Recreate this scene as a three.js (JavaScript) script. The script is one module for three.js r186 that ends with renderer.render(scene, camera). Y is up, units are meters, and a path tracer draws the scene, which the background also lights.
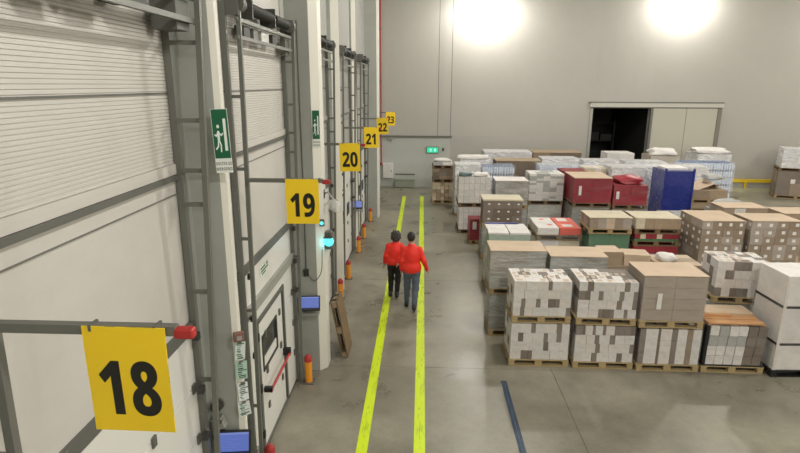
import * as THREE from 'three';
import { RoundedBoxGeometry } from 'three/addons/geometries/RoundedBoxGeometry.js';
import { mergeGeometries, mergeVertices } from 'three/addons/utils/BufferGeometryUtils.js';
import { MarchingCubes } from 'three/addons/objects/MarchingCubes.js';

// ---------------------------------------------------------------- camera, light, exposure
const scene = new THREE.Scene();
scene.background = new THREE.Color(0x000000);
const renderer = new THREE.WebGLRenderer({ antialias: true });
renderer.toneMapping = THREE.LinearToneMapping;
renderer.toneMappingExposure = 1.0;
renderer.shadowMap.enabled = true;
const camera = new THREE.PerspectiveCamera(44.69, 800 / 453, 0.05, 200);
camera.position.set(0, 5.05, 0);
camera.quaternion.setFromRotationMatrix(new THREE.Matrix4().makeBasis(
  new THREE.Vector3(0.99917714, 0.00361826, -0.04039739),
  new THREE.Vector3(-0.01355558, 0.96852889, -0.24853177),
  new THREE.Vector3(0.03822679, 0.24887488, 0.96778097)));
scene.add(camera);
const LAMP_CD = 61, LAMP_Y = 8.80;
const LAMP_COLOR = new THREE.Color().setRGB(1.0, 0.968, 0.90);
const LAMP_XS = [2.9, 12.0, 21.2], LAMP_ZS = [-26.86, -18.2, -9.4, -0.6, 8.0];

// ---------------------------------------------------------------- helpers
function rng(seed) { let a = seed >>> 0; return () => { a = (a + 0x6D2B79F5) >>> 0; let t = a; t = Math.imul(t ^ (t >>> 15), t | 1); t ^= t + Math.imul(t ^ (t >>> 7), t | 61); return ((t ^ (t >>> 14)) >>> 0) / 4294967296; }; }
const lin = (r, g, b) => new THREE.Color().setRGB(r, g, b);
const taken = {};
function numbered(n) { const k = taken[n] = (taken[n] ?? -1) + 1; return k ? `${n}_${String(k).padStart(3, '0')}` : n; }
function mesh(name, geo, mat, parent, x = 0, y = 0, z = 0) {
  const m = new THREE.Mesh(geo, mat); m.name = name; m.position.set(x, y, z); m.castShadow = m.receiveShadow = true; if (parent) parent.add(m); return m;
}
function thing(name, label, category, x = 0, y = 0, z = 0, turn = 0, group) {
  const o = new THREE.Group(); o.name = numbered(name); o.position.set(x, y, z); o.rotation.y = turn;
  o.userData = { label, category }; if (group) o.userData.group = group; scene.add(o); return o;
}
function structure(o, label, category) { o.userData = { ...o.userData, kind: 'structure', label, category }; if (!o.parent) scene.add(o); return o; }
const unit = new THREE.BoxGeometry(1, 1, 1);
const gcache = {};
function boxg(w, h, d) { const k = [w, h, d].map(v => v.toFixed(3)).join(); return gcache[k] ??= new THREE.BoxGeometry(w, h, d); }
function rboxg(w, h, d, r = 0.006, s = 1) { const k = 'r' + [w, h, d, r, s].map(v => v.toFixed(3)).join(); return gcache[k] ??= new RoundedBoxGeometry(w, h, d, s, r); }
// box given by its limits
function lim(name, x0, x1, y0, y1, z0, z1, mat, parent) { return mesh(name, boxg(x1 - x0, y1 - y0, Math.abs(z1 - z0)), mat, parent, (x0 + x1) / 2, (y0 + y1) / 2, (z0 + z1) / 2); }
function gbox(x0, x1, y0, y1, z0, z1) { const g = new THREE.BoxGeometry(x1 - x0, y1 - y0, z1 - z0); g.translate((x0 + x1) / 2, (y0 + y1) / 2, (z0 + z1) / 2); return g; }
// square bar between two points
function bar(name, a, b, t, t2, mat, parent) {
  const A = new THREE.Vector3(...a), B = new THREE.Vector3(...b), d = B.clone().sub(A);
  const m = mesh(name, boxg(t, d.length(), t2), mat, parent);
  m.position.copy(A).add(B).multiplyScalar(0.5);
  m.quaternion.setFromUnitVectors(new THREE.Vector3(0, 1, 0), d.normalize()); return m;
}
function cyl(name, r, h, mat, parent, x, y, z, axis = 'y', seg = 14) {
  const m = mesh(name, gcache[`c${r},${h},${seg}`] ??= new THREE.CylinderGeometry(r, r, h, seg), mat, parent, x, y, z);
  if (axis === 'x') m.rotation.z = Math.PI / 2; if (axis === 'z') m.rotation.x = Math.PI / 2; return m;
}
function tube(name, pts, r, mat, parent, n = 24) {
  return mesh(name, new THREE.TubeGeometry(new THREE.CatmullRomCurve3(pts.map(p => new THREE.Vector3(...p))), n, r, 7), mat, parent);
}

// ---------------------------------------------------------------- textures
function latt(seed, n) { const r = rng(seed), a = new Float32Array(n * n); for (let i = 0; i < a.length; i++) a[i] = r(); return a; }
function tileNoise(seed, freq) {
  const L = latt(seed, freq);
  return (u, v) => {
    const x = u * freq, y = v * freq, i = Math.floor(x), j = Math.floor(y); let fx = x - i, fy = y - j;
    fx = fx * fx * (3 - 2 * fx); fy = fy * fy * (3 - 2 * fy);
    const at = (a, b) => L[((b % freq + freq) % freq) * freq + ((a % freq + freq) % freq)];
    return (at(i, j) * (1 - fx) + at(i + 1, j) * fx) * (1 - fy) + (at(i, j + 1) * (1 - fx) + at(i + 1, j + 1) * fx) * fy;
  };
}
function fbm(seed, freqs, w) { const N = freqs.map((f, i) => tileNoise(seed + i * 17, f)); const s = w.reduce((a, b) => a + b); return (u, v) => N.reduce((a, n, i) => a + n(u, v) * w[i], 0) / s; }
function dataTex(n, m, fn, srgb, rx = 1, ry = 1) {
  const d = new Uint8Array(n * m * 4);
  for (let j = 0; j < m; j++) for (let i = 0; i < n; i++) { const c = fn((i + .5) / n, (j + .5) / m), k = (j * n + i) * 4; for (let q = 0; q < 3; q++) d[k + q] = Math.max(0, Math.min(255, Math.round(c[q] * 255))); d[k + 3] = 255; }
  const t = new THREE.DataTexture(d, n, m, THREE.RGBAFormat); t.wrapS = t.wrapT = THREE.RepeatWrapping; t.magFilter = THREE.LinearFilter; t.minFilter = THREE.LinearMipmapLinearFilter; t.generateMipmaps = true;
  if (srgb) t.colorSpace = THREE.SRGBColorSpace; t.repeat.set(rx, ry); t.needsUpdate = true; return t;
}
function canvasTex(w, h, draw) { const c = document.createElement('canvas'); c.width = w; c.height = h; draw(c.getContext('2d'), w, h); const t = new THREE.CanvasTexture(c); t.colorSpace = THREE.SRGBColorSpace; return t; }
const grey = v => [v, v, v];

const nA = fbm(11, [6, 13, 31, 90], [1, .8, .5, .25]), nB = fbm(47, [3, 7, 60, 200], [1, .6, .2, .3]), nScr = fbm(5, [4, 9], [1, 1]);
const floorTex = dataTex(1024, 1024, (u, v) => {
  const a = nA(u, v), b = nB(u, v); let k = 0.80 + (a - .5) * .34 + (b - .5) * .26;
  const s = tS(u * 1, v * 1); if (s > .70) k -= (s - .70) * .28;                    // rubbed tyre marks and stains
  return [k * .985, k * .97 + (b - .5) * .02, k * .91];
}, true);
function tS(u, v) { return nStain(u, v) * .75 + nStreak(u, v) * .35; }
const floorRough = dataTex(512, 512, (u, v) => grey(.36 + (nA(u, v) - .5) * .35 + (nB(v, u) - .5) * .2));
const cardTex = dataTex(128, 128, (u, v) => { const k = .93 + (nB(u, v) - .5) * .12 + (((v * 64) | 0) % 2 ? .008 : -.008); return grey(k); }, true);
const wallTex = dataTex(512, 512, (u, v) => { const k = .94 + (nA(u, v) - .5) * .07 + (nB(u, v) - .5) * .05; return [k, k, k * .995]; }, true);
const woodTex = dataTex(256, 64, (u, v) => { const g = nWood(u, v), k = .82 + (g - .5) * .5; return [k, k * .97, k * .9]; }, true);
const filmBump = dataTex(256, 256, (u, v) => grey(nFilm(u, v)));
const filmAlpha = dataTex(256, 256, (u, v) => { const a = nFilm(u, v); return grey(.35 + Math.max(0, a - .42) * 2.1); });
const filmAlphaSoft = dataTex(256, 256, (u, v) => grey(.78 + (nFilm(u, v) - .5) * .9));
const tapeTex = dataTex(64, 1024, (u, v) => { const a = nTape(u, v), b = nTape2(u, v); const k = 1 - Math.max(0, a - .62) * 1.2 - Math.max(0, b - .66) * .9; const w = Math.max(0, .34 - a) * 1.0; return [.83 * k + w * .2, .93 * k + w * .05, .06 * k + w * .4]; }, true);
const blueTex = dataTex(32, 256, (u, v) => { const a = nTape(v, u), k = a > .66 ? 1.7 : 1; return [.20 * k, .25 * k, .32 * k]; }, true);
function nStain(u, v) { return (nStain.f ??= fbm(301, [5, 17, 40], [1, .7, .4]))(u, v); }
function nStreak(u, v) { return (nStreak.f ??= fbm(77, [3, 64], [.5, 1]))(u, v * .12); }
function nWood(u, v) { return (nWood.f ??= fbm(21, [4, 32, 64], [1, 1, .5]))(u * .3, v); }
function nFilm(u, v) { return (nFilm.f ??= fbm(61, [3, 9, 24, 70], [.6, 1, .8, .5]))(u * .55, v * 1.6); }
function nTape(u, v) { return (nTape.f ??= fbm(91, [8, 64, 200], [.4, 1, .7]))(u * .12, v); }
function nTape2(u, v) { return (nTape2.f ??= fbm(191, [16, 90], [1, .6]))(u * .2, v); }
function rep(t, x, y) { const c = t.clone(); c.repeat.set(x, y); c.needsUpdate = true; return c; }

// ---------------------------------------------------------------- materials
const std = (r, g, b, rough = .7, more = {}) => new THREE.MeshStandardMaterial({ color: lin(r, g, b), roughness: rough, ...more });
const M = {
  floor: std(.40, .385, .34, 1, { map: floorTex, roughnessMap: floorRough }),
  joint: std(.10, .095, .085, .9),
  backwall: std(.50, .48, .44, .75, { map: rep(wallTex, .25, .25) }),
  lowwall: std(.50, .51, .47, .6),
  ceiling: std(.45, .44, .41, .9),
  concrete: std(.41, .42, .385, .7, { map: rep(wallTex, .5, .5) }),
  colEdge: std(.62, .60, .53, .6),
  white: std(.59, .565, .525, .5, { map: rep(wallTex, .4, .4) }),
  clad: std(.53, .51, .47, .5),
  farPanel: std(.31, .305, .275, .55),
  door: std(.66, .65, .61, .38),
  galv: std(.16, .16, .14, .5, { metalness: .25 }),
  galvDark: std(.12, .12, .105, .55, { metalness: .2 }),
  galvLight: std(.36, .36, .32, .45, { metalness: .3 }),
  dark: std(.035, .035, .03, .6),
  black: std(.012, .012, .012, .6),
  rubber: std(.025, .025, .025, .8),
  teal: std(.10, .15, .15, .5),
  red: std(.38, .022, .02, .5),
  redpipe: std(.42, .06, .045, .5),
  yellow: std(.80, .56, .02, .45),
  orange: std(.78, .30, .02, .45),
  tape: std(1, 1, 1, .45, { map: rep(tapeTex, 1, 1) }),
  blueTape: std(1, 1, 1, .6, { map: blueTex }),
  wood: std(.52, .40, .235, .8, { map: woodTex }),
  woodPale: std(.62, .50, .30, .8, { map: woodTex }),
  woodDark: std(.27, .19, .115, .85, { map: woodTex }),
  kraft: std(.40, .30, .20, .75, { map: cardTex }),
  kraftB: std(.33, .245, .165, .75, { map: cardTex }),
  kraftC: std(.29, .21, .135, .75, { map: cardTex }),
  tan: std(.65, .50, .355, .75, { map: cardTex }),
  orangeTan: std(.62, .33, .15, .75, { map: cardTex }),
  dustyKraft: std(.43, .355, .29, .75, { map: cardTex }),
  umber: std(.20, .155, .115, .75, { map: cardTex }),
  taupe: std(.25, .205, .172, .75, { map: cardTex }),
  wcard: std(.84, .80, .765, .6, { map: cardTex }),
  wcardB: std(.78, .755, .725, .6, { map: cardTex }),
  wcardC: std(.82, .755, .71, .6, { map: cardTex }),
  gcard: std(.46, .46, .44, .6, { map: cardTex }),
  cream: std(.68, .60, .44, .65, { map: cardTex }),
  paleGreen: std(.42, .52, .42, .6, { map: cardTex }),
  green: std(.07, .20, .095, .6, { map: cardTex }),
  crimson: std(.36, .03, .045, .4, { map: cardTex }),
  crimsonB: std(.30, .022, .035, .4, { map: cardTex }),
  vermilion: std(.72, .10, .06, .45),
  blueFilm: std(.012, .025, .22, .3),
  blueCap: std(.08, .15, .33, .4),
  label: std(.75, .73, .70, .6),
  jacket: std(.85, .030, .016, .6), jeans: std(.095, .12, .16, .85), blackCloth: std(.012, .012, .014, .8),
  skin: std(.50, .29, .20, .55), hairDark: std(.018, .015, .013, .6), shoe: std(.02, .02, .025, .5),
};
const film = (r, g, b, op, rough = .22, smooth = false) => new THREE.MeshPhysicalMaterial({ color: lin(r, g, b), roughness: rough, opacity: op, transparent: true, side: THREE.DoubleSide, bumpMap: filmBump, bumpScale: .03, alphaMap: smooth ? filmAlphaSoft : filmAlpha, clearcoat: .5, clearcoatRoughness: .15 });
const F = { clear: film(.85, .85, .84, .13), haze: film(.85, .89, .96, .38), milky: film(.64, .635, .59, .66, .2, true), grey: film(.47, .475, .44, .66, .2, true), white: film(.86, .88, .92, .9, .3), blue: film(.35, .42, .70, .35), red: film(.55, .16, .18, .35) };

// ---------------------------------------------------------------- shell: floor, walls, ceiling
const XW = -2.15, ZB = -27.8, XR = 25, ZF = 11, YC = 10.4;
const zN = [-2.2, -6.1, -10.05, -13.98, -17.95, -21.9], zF = [-4.72, -8.66, -12.56, -16.45, -20.42, -24.3];
{
  const fl = structure(new THREE.Group(), 'grey polished concrete warehouse floor with sawn joints', 'floor'); fl.name = 'floor';
  lim('joint_base', -2.6, XR, -.20, -.006, ZB, ZF, M.joint, fl);
  const xs = [-2.6, 2.42, 7.2, 12, 16.8, 21.6, XR], zs = [ZF, 5, .2, -4.5, -9.22, -13.9, -18.6, -23.3, ZB];
  for (let i = 0; i + 1 < xs.length; i++) for (let j = 0; j + 1 < zs.length; j++) {
    const g = .005, x0 = xs[i] + g, x1 = xs[i + 1] - g, z1 = zs[j] - g, z0 = zs[j + 1] + g;
    const geo = gbox(x0, x1, -.04, 0, z0, z1), p = geo.attributes.position, uv = geo.attributes.uv;
    for (let k = 0; k < p.count; k++) uv.setXY(k, p.getX(k) / 7.3, p.getZ(k) / 7.3);
    mesh('slab', geo, M.floor, fl);
  }
  const ce = structure(lim('ceiling', -2.6, XR, YC, YC + .3, ZB - .3, ZF, M.ceiling, null), 'pale concrete ceiling deck', 'ceiling');
  structure(lim('wall_right', XR, XR + .3, -.2, YC, ZB, ZF, M.backwall, null), 'grey right-hand wall of the hall', 'wall');
  structure(lim('wall_front', -2.6, XR, -.2, YC, ZF, ZF + .3, M.backwall, null), 'grey wall behind the viewer', 'wall');
  const wl = structure(new THREE.Group(), 'grey concrete dock wall with door openings', 'wall'); wl.name = 'wall_left';
  lim('wall_base', -2.7, -2.32, -.2, YC, ZB - .3, ZF, M.concrete, wl);
  // piers between the doors, full height
  const ed = [[zN[0] + .12, ZF - .01], ...zF.slice(0, 5).map((z, i) => [zN[i + 1] + .10, z - .10]), [ZB + .01, zF[5] - .1]];
  ed.forEach(([a, b]) => lim('pier', -2.32, XW - .02, 0, YC, Math.min(a, b), Math.max(a, b), M.concrete, wl));

  const wb = structure(new THREE.Group(), 'tall grey panelled rear wall of the hall', 'wall'); wb.name = 'wall_back';
  // around the sliding-door opening 8.3..11.07 x 0..4.0
  const panels = [[-2.3, .745], [.765, 1.375], [1.395, 8.29]];
  for (const [a, b] of panels) lim('wall_panel', a, b, 2.6, YC, ZB - .3, ZB + (b < 1.4 ? .06 : 0), M.backwall, wb);
  lim('wall_panel', -2.3, 1.395, -.2, 2.55, ZB - .3, ZB, M.lowwall, wb);
  lim('wall_panel', 1.395, 8.29, -.2, 2.6, ZB - .3, ZB, M.backwall, wb);
  lim('wall_panel', 8.29, 11.07, 4.0, YC, ZB - .3, ZB, M.backwall, wb);
  lim('wall_panel', 11.07, XR + .3, -.2, YC, ZB - .3, ZB, M.backwall, wb);
  lim('ledge', -2.15, 1.47, 2.53, 2.61, ZB - .02, ZB + .12, M.galv, wb);
  lim('groove', .74, .77, 2.6, YC, ZB - .2, ZB + .035, M.dark, wb); lim('groove', 1.37, 1.40, 2.6, YC, ZB - .2, ZB + .012, M.dark, wb);
  // dark store room behind the opening
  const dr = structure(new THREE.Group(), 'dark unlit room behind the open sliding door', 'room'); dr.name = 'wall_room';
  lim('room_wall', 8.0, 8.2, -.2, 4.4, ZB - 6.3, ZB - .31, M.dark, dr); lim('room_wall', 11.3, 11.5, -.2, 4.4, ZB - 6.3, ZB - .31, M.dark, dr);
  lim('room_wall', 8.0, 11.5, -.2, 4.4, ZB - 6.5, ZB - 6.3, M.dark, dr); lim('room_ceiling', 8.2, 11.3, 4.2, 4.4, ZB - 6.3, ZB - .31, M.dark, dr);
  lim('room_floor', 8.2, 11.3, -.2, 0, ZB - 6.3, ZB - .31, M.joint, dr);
}
// columns
function column(name, x1, z0, dep, ch, label) {
  const g = structure(new THREE.Group(), label, 'column'); g.name = name;
  const s = new THREE.Shape(); s.moveTo(-2.17, -z0); s.lineTo(x1 - ch, -z0); s.lineTo(x1 - ch, -z0 + dep); s.lineTo(-2.17, -z0 + dep);
  const mk = (sh, mat, nm) => { const e = new THREE.ExtrudeGeometry(sh, { depth: YC - .01, bevelEnabled: false }); e.rotateX(-Math.PI / 2); return mesh(nm, e, mat, g, 0, .001, 0); };
  // shape y is -z, extruded up
  mk(s, M.concrete, 'shaft');
  const c = new THREE.Shape(); c.moveTo(x1 - ch, -z0); c.lineTo(x1, -z0 + ch); c.lineTo(x1, -z0 + dep); c.lineTo(x1 - ch, -z0 + dep);
  mk(c, M.colEdge, 'edge_cover');
  return g;
}
column('column', -1.83, -5.0, .13, .045, 'concrete column with pale edge beside the green exit sign');
column('column_001', -1.68, -9.02, .42, .12, 'concrete column behind sign 19 with a screen and cable box');
column('column_002', -1.93, -12.98, .18, .16, 'slim pale column behind sign 20');
column('column_003', -2.01, -16.92, .13, .11, 'slim pale column behind sign 21');
column('column_004', -1.66, -21.05, .50, .06, 'farthest grey column near the rear corner');

// ---------------------------------------------------------------- dock doors
const numbers = ['18', '19', '20', '21', '22', '23'];
function corrugated(z0, z1, y0, y1, x, pitch, amp) {
  const n = Math.round((y1 - y0) / pitch), s = new THREE.Shape(); s.moveTo(0, y0);
  for (let i = 0; i < n; i++) { const y = y0 + i * pitch; s.lineTo(amp, y + pitch * .12); s.lineTo(amp, y + pitch * .62); s.lineTo(0, y + pitch * .74); s.lineTo(0, y + pitch); }
  s.lineTo(-.12, y1); s.lineTo(-.12, y0);
  const e = new THREE.ExtrudeGeometry(s, { depth: z1 - z0, bevelEnabled: false }); e.translate(x, 0, z0); return e;
}
const clads = corrugated(-2.62, 0, 4.38, 8.9, 0, .029, .007);
for (let i = 0; i < 6; i++) {
  const a = zN[i], b = zF[i], n = numbers[i], w = structure(new THREE.Group(), `white wall panels above the dock door at sign ${n}, ribbed higher up`, 'wall panel'); w.name = `trim_${i + 1}`;
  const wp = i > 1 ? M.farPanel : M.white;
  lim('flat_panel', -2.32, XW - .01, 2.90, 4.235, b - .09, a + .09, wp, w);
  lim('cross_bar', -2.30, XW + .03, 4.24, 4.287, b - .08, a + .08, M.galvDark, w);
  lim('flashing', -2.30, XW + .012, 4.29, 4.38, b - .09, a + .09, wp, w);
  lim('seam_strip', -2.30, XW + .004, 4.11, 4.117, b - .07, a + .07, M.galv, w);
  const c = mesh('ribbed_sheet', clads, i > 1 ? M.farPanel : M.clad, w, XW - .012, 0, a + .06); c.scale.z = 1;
  lim('lap_seam', -2.30, XW + .004, 4.968, 4.982, b - .05, a + .05, M.galvDark, w);
  lim('top_fill', -2.32, XW - .03, 8.9, YC, b - .09, a + .09, M.concrete, w);
  // the sectional door
  const d = structure(new THREE.Group(), `white sectional dock door below sign ${n}${i === 1 ? ' with a pass door and red push bar' : ''}`, 'door'); d.name = `door_${i + 1}`;
  const ph = .548;
  for (let k = 0; k < 5; k++) {
    if (i === 1 && k < 4) { // opening of the pass door between z -6.62 and -7.98, y to 2.02
      const y0 = .05 + k * ph, y1 = y0 + ph - .008;
      lim('panel', -2.22, XW, y0, y1, -6.58, a - .02, M.door, d); lim('panel', -2.22, XW, y0, y1, b + .02, -8.02, M.door, d);
      if (y1 > 2.02) lim('panel', -2.22, XW, 2.03, y1, -8.02, -6.58, M.door, d);
    } else mesh('panel', rboxg(.07, ph - .008, a - b - .04, .004), M.door, d, XW - .035, .05 + k * ph + ph / 2, (a + b) / 2);
    if (k) for (const t of [.04, .36, .66, .96]) lim('hinge', XW, XW + .02, .05 + k * ph - .05, .05 + k * ph + .045, b + (a - b) * t - .03, b + (a - b) * t + .03, M.galvDark, d);
  }
  lim('bottom_seal', -2.21, XW - .01, .004, .05, b + .02, a - .02, M.rubber, d);
  lim('backing', -2.31, -2.225, .004, 2.84, b - .05, a + .05, M.dark, d);
  lim('header_seal', -2.24, XW + .03, 2.80, 2.90, b - .06, a + .06, M.galvDark, d);
  if (i === 1) {
    lim('stiffener', XW, XW + .05, 2.22, 2.36, b + .03, a - .05, M.galvLight, d);
    const p = new THREE.Group(); p.name = 'pass_door'; d.add(p);
    const y0 = .10, y1 = 1.98, za = -6.64, zb = -7.96;
    for (let k = 0; k < 4; k++) { const u0 = y0 + k * .47, u1 = u0 + .462; 
      if (k === 2) { lim('leaf_panel', -2.20, XW - .002, u0, u1 - .14, zb + .05, za - .05, M.door, p); lim('leaf_panel', -2.20, XW - .002, u1 - .14, u1, zb + .05, zb + .42, M.door, p); lim('leaf_panel', -2.20, XW - .002, u1 - .14, u1, -6.84, za - .05, M.door, p); }
      else if (k === 3) { lim('leaf_panel', -2.20, XW - .002, u0 + .18, u1, zb + .05, za - .05, M.door, p); lim('leaf_panel', -2.20, XW - .002, u0, u0 + .18, zb + .05, zb + .42, M.door, p); lim('leaf_panel', -2.20, XW - .002, u0, u0 + .18, -6.84, za - .05, M.door, p); }
      else lim('leaf_panel', -2.20, XW - .002, u0, u1, zb + .05, za - .05, M.door, p); }
    lim('window_pane', -2.19, XW - .012, 1.22, 1.69, -7.54, -6.84, std(.045, .05, .045, .12), p);
    for (const [u, v, s, t] of [[1.19, 1.23, -7.57, -6.81], [1.68, 1.72, -7.57, -6.81], [1.19, 1.72, -7.57, -7.53], [1.19, 1.72, -6.85, -6.81]]) lim('window_frame', XW - .01, XW + .012, u, v, s, t, M.dark, p);
    for (const [u, v, s, t] of [[.06, 2.03, -6.66, -6.59], [.06, 2.03, -8.02, -7.95], [1.97, 2.04, -8.02, -6.59], [.06, .10, -8.02, -6.59]]) lim('frame_profile', -2.20, XW + .02, u, v, s, t, M.galvDark, p);
    for (const y of [.3, 1.0, 1.75]) lim('door_hinge', XW + .012, XW + .035, y, y + .11, -6.63, -6.57, M.black, p);
    cyl('push_bar', .02, 1.12, M.red, p, XW + .10, .93, -7.33, 'z');
    lim('bar_bracket', XW + .0, XW + .115, .90, .97, -6.83, -6.77, M.black, p); lim('bar_bracket', XW + .0, XW + .115, .90, 1.02, -7.91, -7.85, M.black, p);
    const sp = mesh('notice_plate', boxg(.006, .15, .42), new THREE.MeshStandardMaterial({ roughness: .6, map: canvasTex(128, 48, (c, W, H) => { c.fillStyle = '#d8dcd2'; c.fillRect(0, 0, W, H); c.fillStyle = '#4a6a58'; for (const [x, y, w2, h2] of [[8, 6, 70, 9], [12, 20, 104, 9], [20, 34, 60, 8], [90, 4, 24, 12]]) c.fillRect(x, y, w2, h2); }) }), d, XW + .004, 2.60, -7.12);
    lim('lift_handle', XW, XW + .05, .30, .42, a - .16, a - .08, M.galvLight, d);
  } else if (i > 1) for (const t of [.3, .68]) {
    const zc = b + (a - b) * t; lim('window_frame', XW - .01, XW + .012, 1.36, 1.70, zc - .26, zc + .26, M.black, d); lim('window_pane', XW + .011, XW + .014, 1.40, 1.66, zc - .22, zc + .22, std(.05, .055, .06, .1), d);
  }
  // lift frame: wall angles, leaning tracks, brackets, shaft with springs
  const f = thing('door_lift_frame', `grey steel lift tracks and spring shaft framing the dock door at sign ${n}`, 'door track', XW + .03, 0, (a + b) / 2);
  const hz = (a - b) / 2, L = (y, top) => .03 + (top - .03) * y / 5.9, rx = i ? .12 : .24;
  for (const [s, top] of [[1, i ? .12 : .17], [-1, i ? .14 : .28]]) {
    const z = s * hz;
    lim('wall_angle', -.03, .03, .004, 5.9, z - .03, z + .03, M.galv, f);
    bar('track', [.075, .06, z - s * .06], [top + .03, 5.86, z - s * .06], .045, .045, M.galv, f);
    for (const y of s > 0 ? [1.1, 2.4, 3.3, 4.12, 4.92] : [.5, 1.4, 2.3, 3.2, 4.02, 4.32, 4.75, 5.38]) lim('track_bracket', .02, Math.max(.07, L(y, top) + .03), y - .018, y + .018, z - .012 - s * .03, z + .012 - s * .03, M.galv, f);
    lim('bearing_plate', 0, rx + .05, 5.76, 5.98, z - .008 + s * .0, z + .008 + s * .0, M.galvDark, f);
    for (const y of [1.75, 2.25, 2.8]) lim('roller', .035, .09, y - .035, y + .035, z - s * .13 - .03, z - s * .13 + .03, M.dark, f);
    cyl('cable_drum', .09, .12, M.galvDark, f, .13, 5.88, z - s * .1, 'z', 18);
  }
  cyl('shaft', .018, 2 * hz - .02, M.galvDark, f, .13, 5.88, 0, 'z');
  for (const [c0, len] of [[-.62, .66], [.30, .9]]) {
    const sp = [], turns = 17; for (let k = 0; k < turns; k++) { const t = new THREE.TorusGeometry(.054, .016, 5, 12); t.translate(0, 0, c0 * hz / 1.25 - len / 2 + len * k / (turns - 1)); sp.push(t); }
    mesh('torsion_spring', mergeGeometries(sp), M.dark, f, .13, 5.88, 0);
  }
  for (const zc of [-.12, .86]) lim('spring_bracket', .0, .2, 5.76, 5.99, zc - .02, zc + .02, M.dark, f);
  lim('front_rail', rx, rx + .035, 5.70, 5.74, -hz, hz, M.galv, f);
  lim('lower_rail', rx, rx + .035, 5.52, 5.56, -hz, hz, M.galv, f);
  if (i < 2) { lim('opener_motor', .03, rx - .01, 5.46, 5.69, -hz + .08, -hz + .32, M.galvDark, f);
    for (const [q, l, m] of [[hz - .45, .22, M.dark], [hz - .8, .2, M.galvDark], [hz - 1.2, .34, M.galvLight], [hz - 1.65, .2, M.dark]]) lim('control_box', .0, rx - .01, 5.57, 5.69, q - l / 2, q + l / 2, m, f); }
}

// ---------------------------------------------------------------- dock number signs
function signMat(n) {
  return new THREE.MeshStandardMaterial({ roughness: .5, map: canvasTex(320, 400, (c, W, H) => {
    c.fillStyle = '#f4ce1c'; c.fillRect(0, 0, W, H); c.fillStyle = '#14120c'; c.textAlign = 'center'; c.textBaseline = 'alphabetic';
    c.save(); c.translate(W * .5, H * .83); c.scale(.86, 1.08); c.font = 'bold 262px sans-serif'; c.lineWidth = 7; c.strokeStyle = '#14120c'; c.lineJoin = 'round'; c.fillText(n, 0, 0); c.strokeText(n, 0, 0); c.restore();
  }) });
}
const plateG = (() => { const g = new THREE.BoxGeometry(.375, .515, .006, 6, 6, 1), p = g.attributes.position; for (let i = 0; i < p.count; i++) { const x = p.getX(i), y = p.getY(i); p.setZ(i, p.getZ(i) + .012 * Math.sin(y * 6 + x * 3) * (.5 - y)); } g.computeVertexNormals(); return g; })();
for (let i = 0; i < 6; i++) {
  const s = thing('dock_sign', ['largest and nearest yellow number sign hung from a steel arm', 'second nearest yellow number sign, beside the cyan lamp', 'third yellow number sign along the docks', 'fourth yellow number sign, partly before the next one', 'fifth yellow number sign, before the rear corner', 'farthest and smallest yellow number sign at the rear corner'][i], 'sign', XW + .19, 4.0, zN[i]);
  const x0 = XW + .19, tip = i === 0 ? -.99 : -1.03;
  lim('arm', .0, tip - .08 - x0, -.022, .022, -.022, .022, M.galv, s);
  mesh('red_tip', rboxg(.09, .05, .05, .012, 2), M.red, s, tip - .045 - x0, -.012, 0);
  const p = mesh('plate', plateG, signMat(numbers[i]), s, [-1.295, -1.345, -1.315, -1.28, -1.28, -1.25][i] - x0, -.235, .034); p.rotation.z = [.0, .0, .02, .01, .03, -.03][i]; p.rotation.x = -.02; p.rotation.y = [-.02, .03, 0, .03, 0, .05][i];
  for (const cx of [-1.45, -1.16]) lim('clip', cx - x0, cx + .012 - x0, .0, .03, -.03, .036, M.galvDark, s);
}

// ---------------------------------------------------------------- things on the columns
function exitCanvas(W, H, c) {
  c.fillStyle = '#e6e8e2'; c.fillRect(0, 0, W, H); c.fillStyle = '#12603f'; c.fillRect(4, 4, W - 8, H * .76);
  c.fillStyle = '#e9efe8'; c.fillRect(W * .68, H * .15, W * .17, H * .5);
  c.beginPath(); c.arc(W * .36, H * .27, W * .085, 0, 7); c.fill();
  c.lineCap = 'round'; c.lineJoin = 'round'; c.strokeStyle = '#e9efe8';
  const ln = (w, ...p) => { c.lineWidth = w; c.beginPath(); c.moveTo(p[0] * W, p[1] * H); for (let i = 2; i < p.length; i += 2) c.lineTo(p[i] * W, p[i + 1] * H); c.stroke(); };
  ln(W * .15, .36, .36, .35, .47); ln(W * .075, .37, .36, .52, .41, .60, .38); ln(W * .075, .33, .36, .22, .42, .15, .40); ln(W * .085, .36, .48, .46, .56, .44, .66); ln(W * .085, .33, .48, .28, .58, .16, .62);
  c.fillStyle = '#555a55'; c.textAlign = 'center'; c.font = `bold ${Math.round(H * .066)}px sans-serif`; c.fillText('USCITA DI', W / 2, H * .875); c.fillText('EMERGENZA', W / 2, H * .96);
}
const exitMat = new THREE.MeshStandardMaterial({ roughness: .45, map: canvasTex(160, 480, (c, W, H) => exitCanvas(W, H, c)) });
{
  const s = thing('exit_sign', 'green running-man exit sign on the column beside sign 18', 'sign', -1.80, 4.27, -4.93, .12);
  mesh('panel', boxg(.145, .57, .012), exitMat, s, 0, .285, .02).rotation.z = .03; lim('bracket', -.03, .03, .2, .35, -.065, .016, M.galvLight, s);
  const s2 = thing('exit_sign', 'narrow green and white safety sign high on the column behind sign 19', 'sign', -1.73, 4.05, -9.03, .1);
  mesh('panel', boxg(.12, .60, .012), exitMat, s2, 0, .30, .02); lim('bracket', -.03, .03, .2, .35, -.07, .016, M.galvLight, s2);
}
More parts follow.
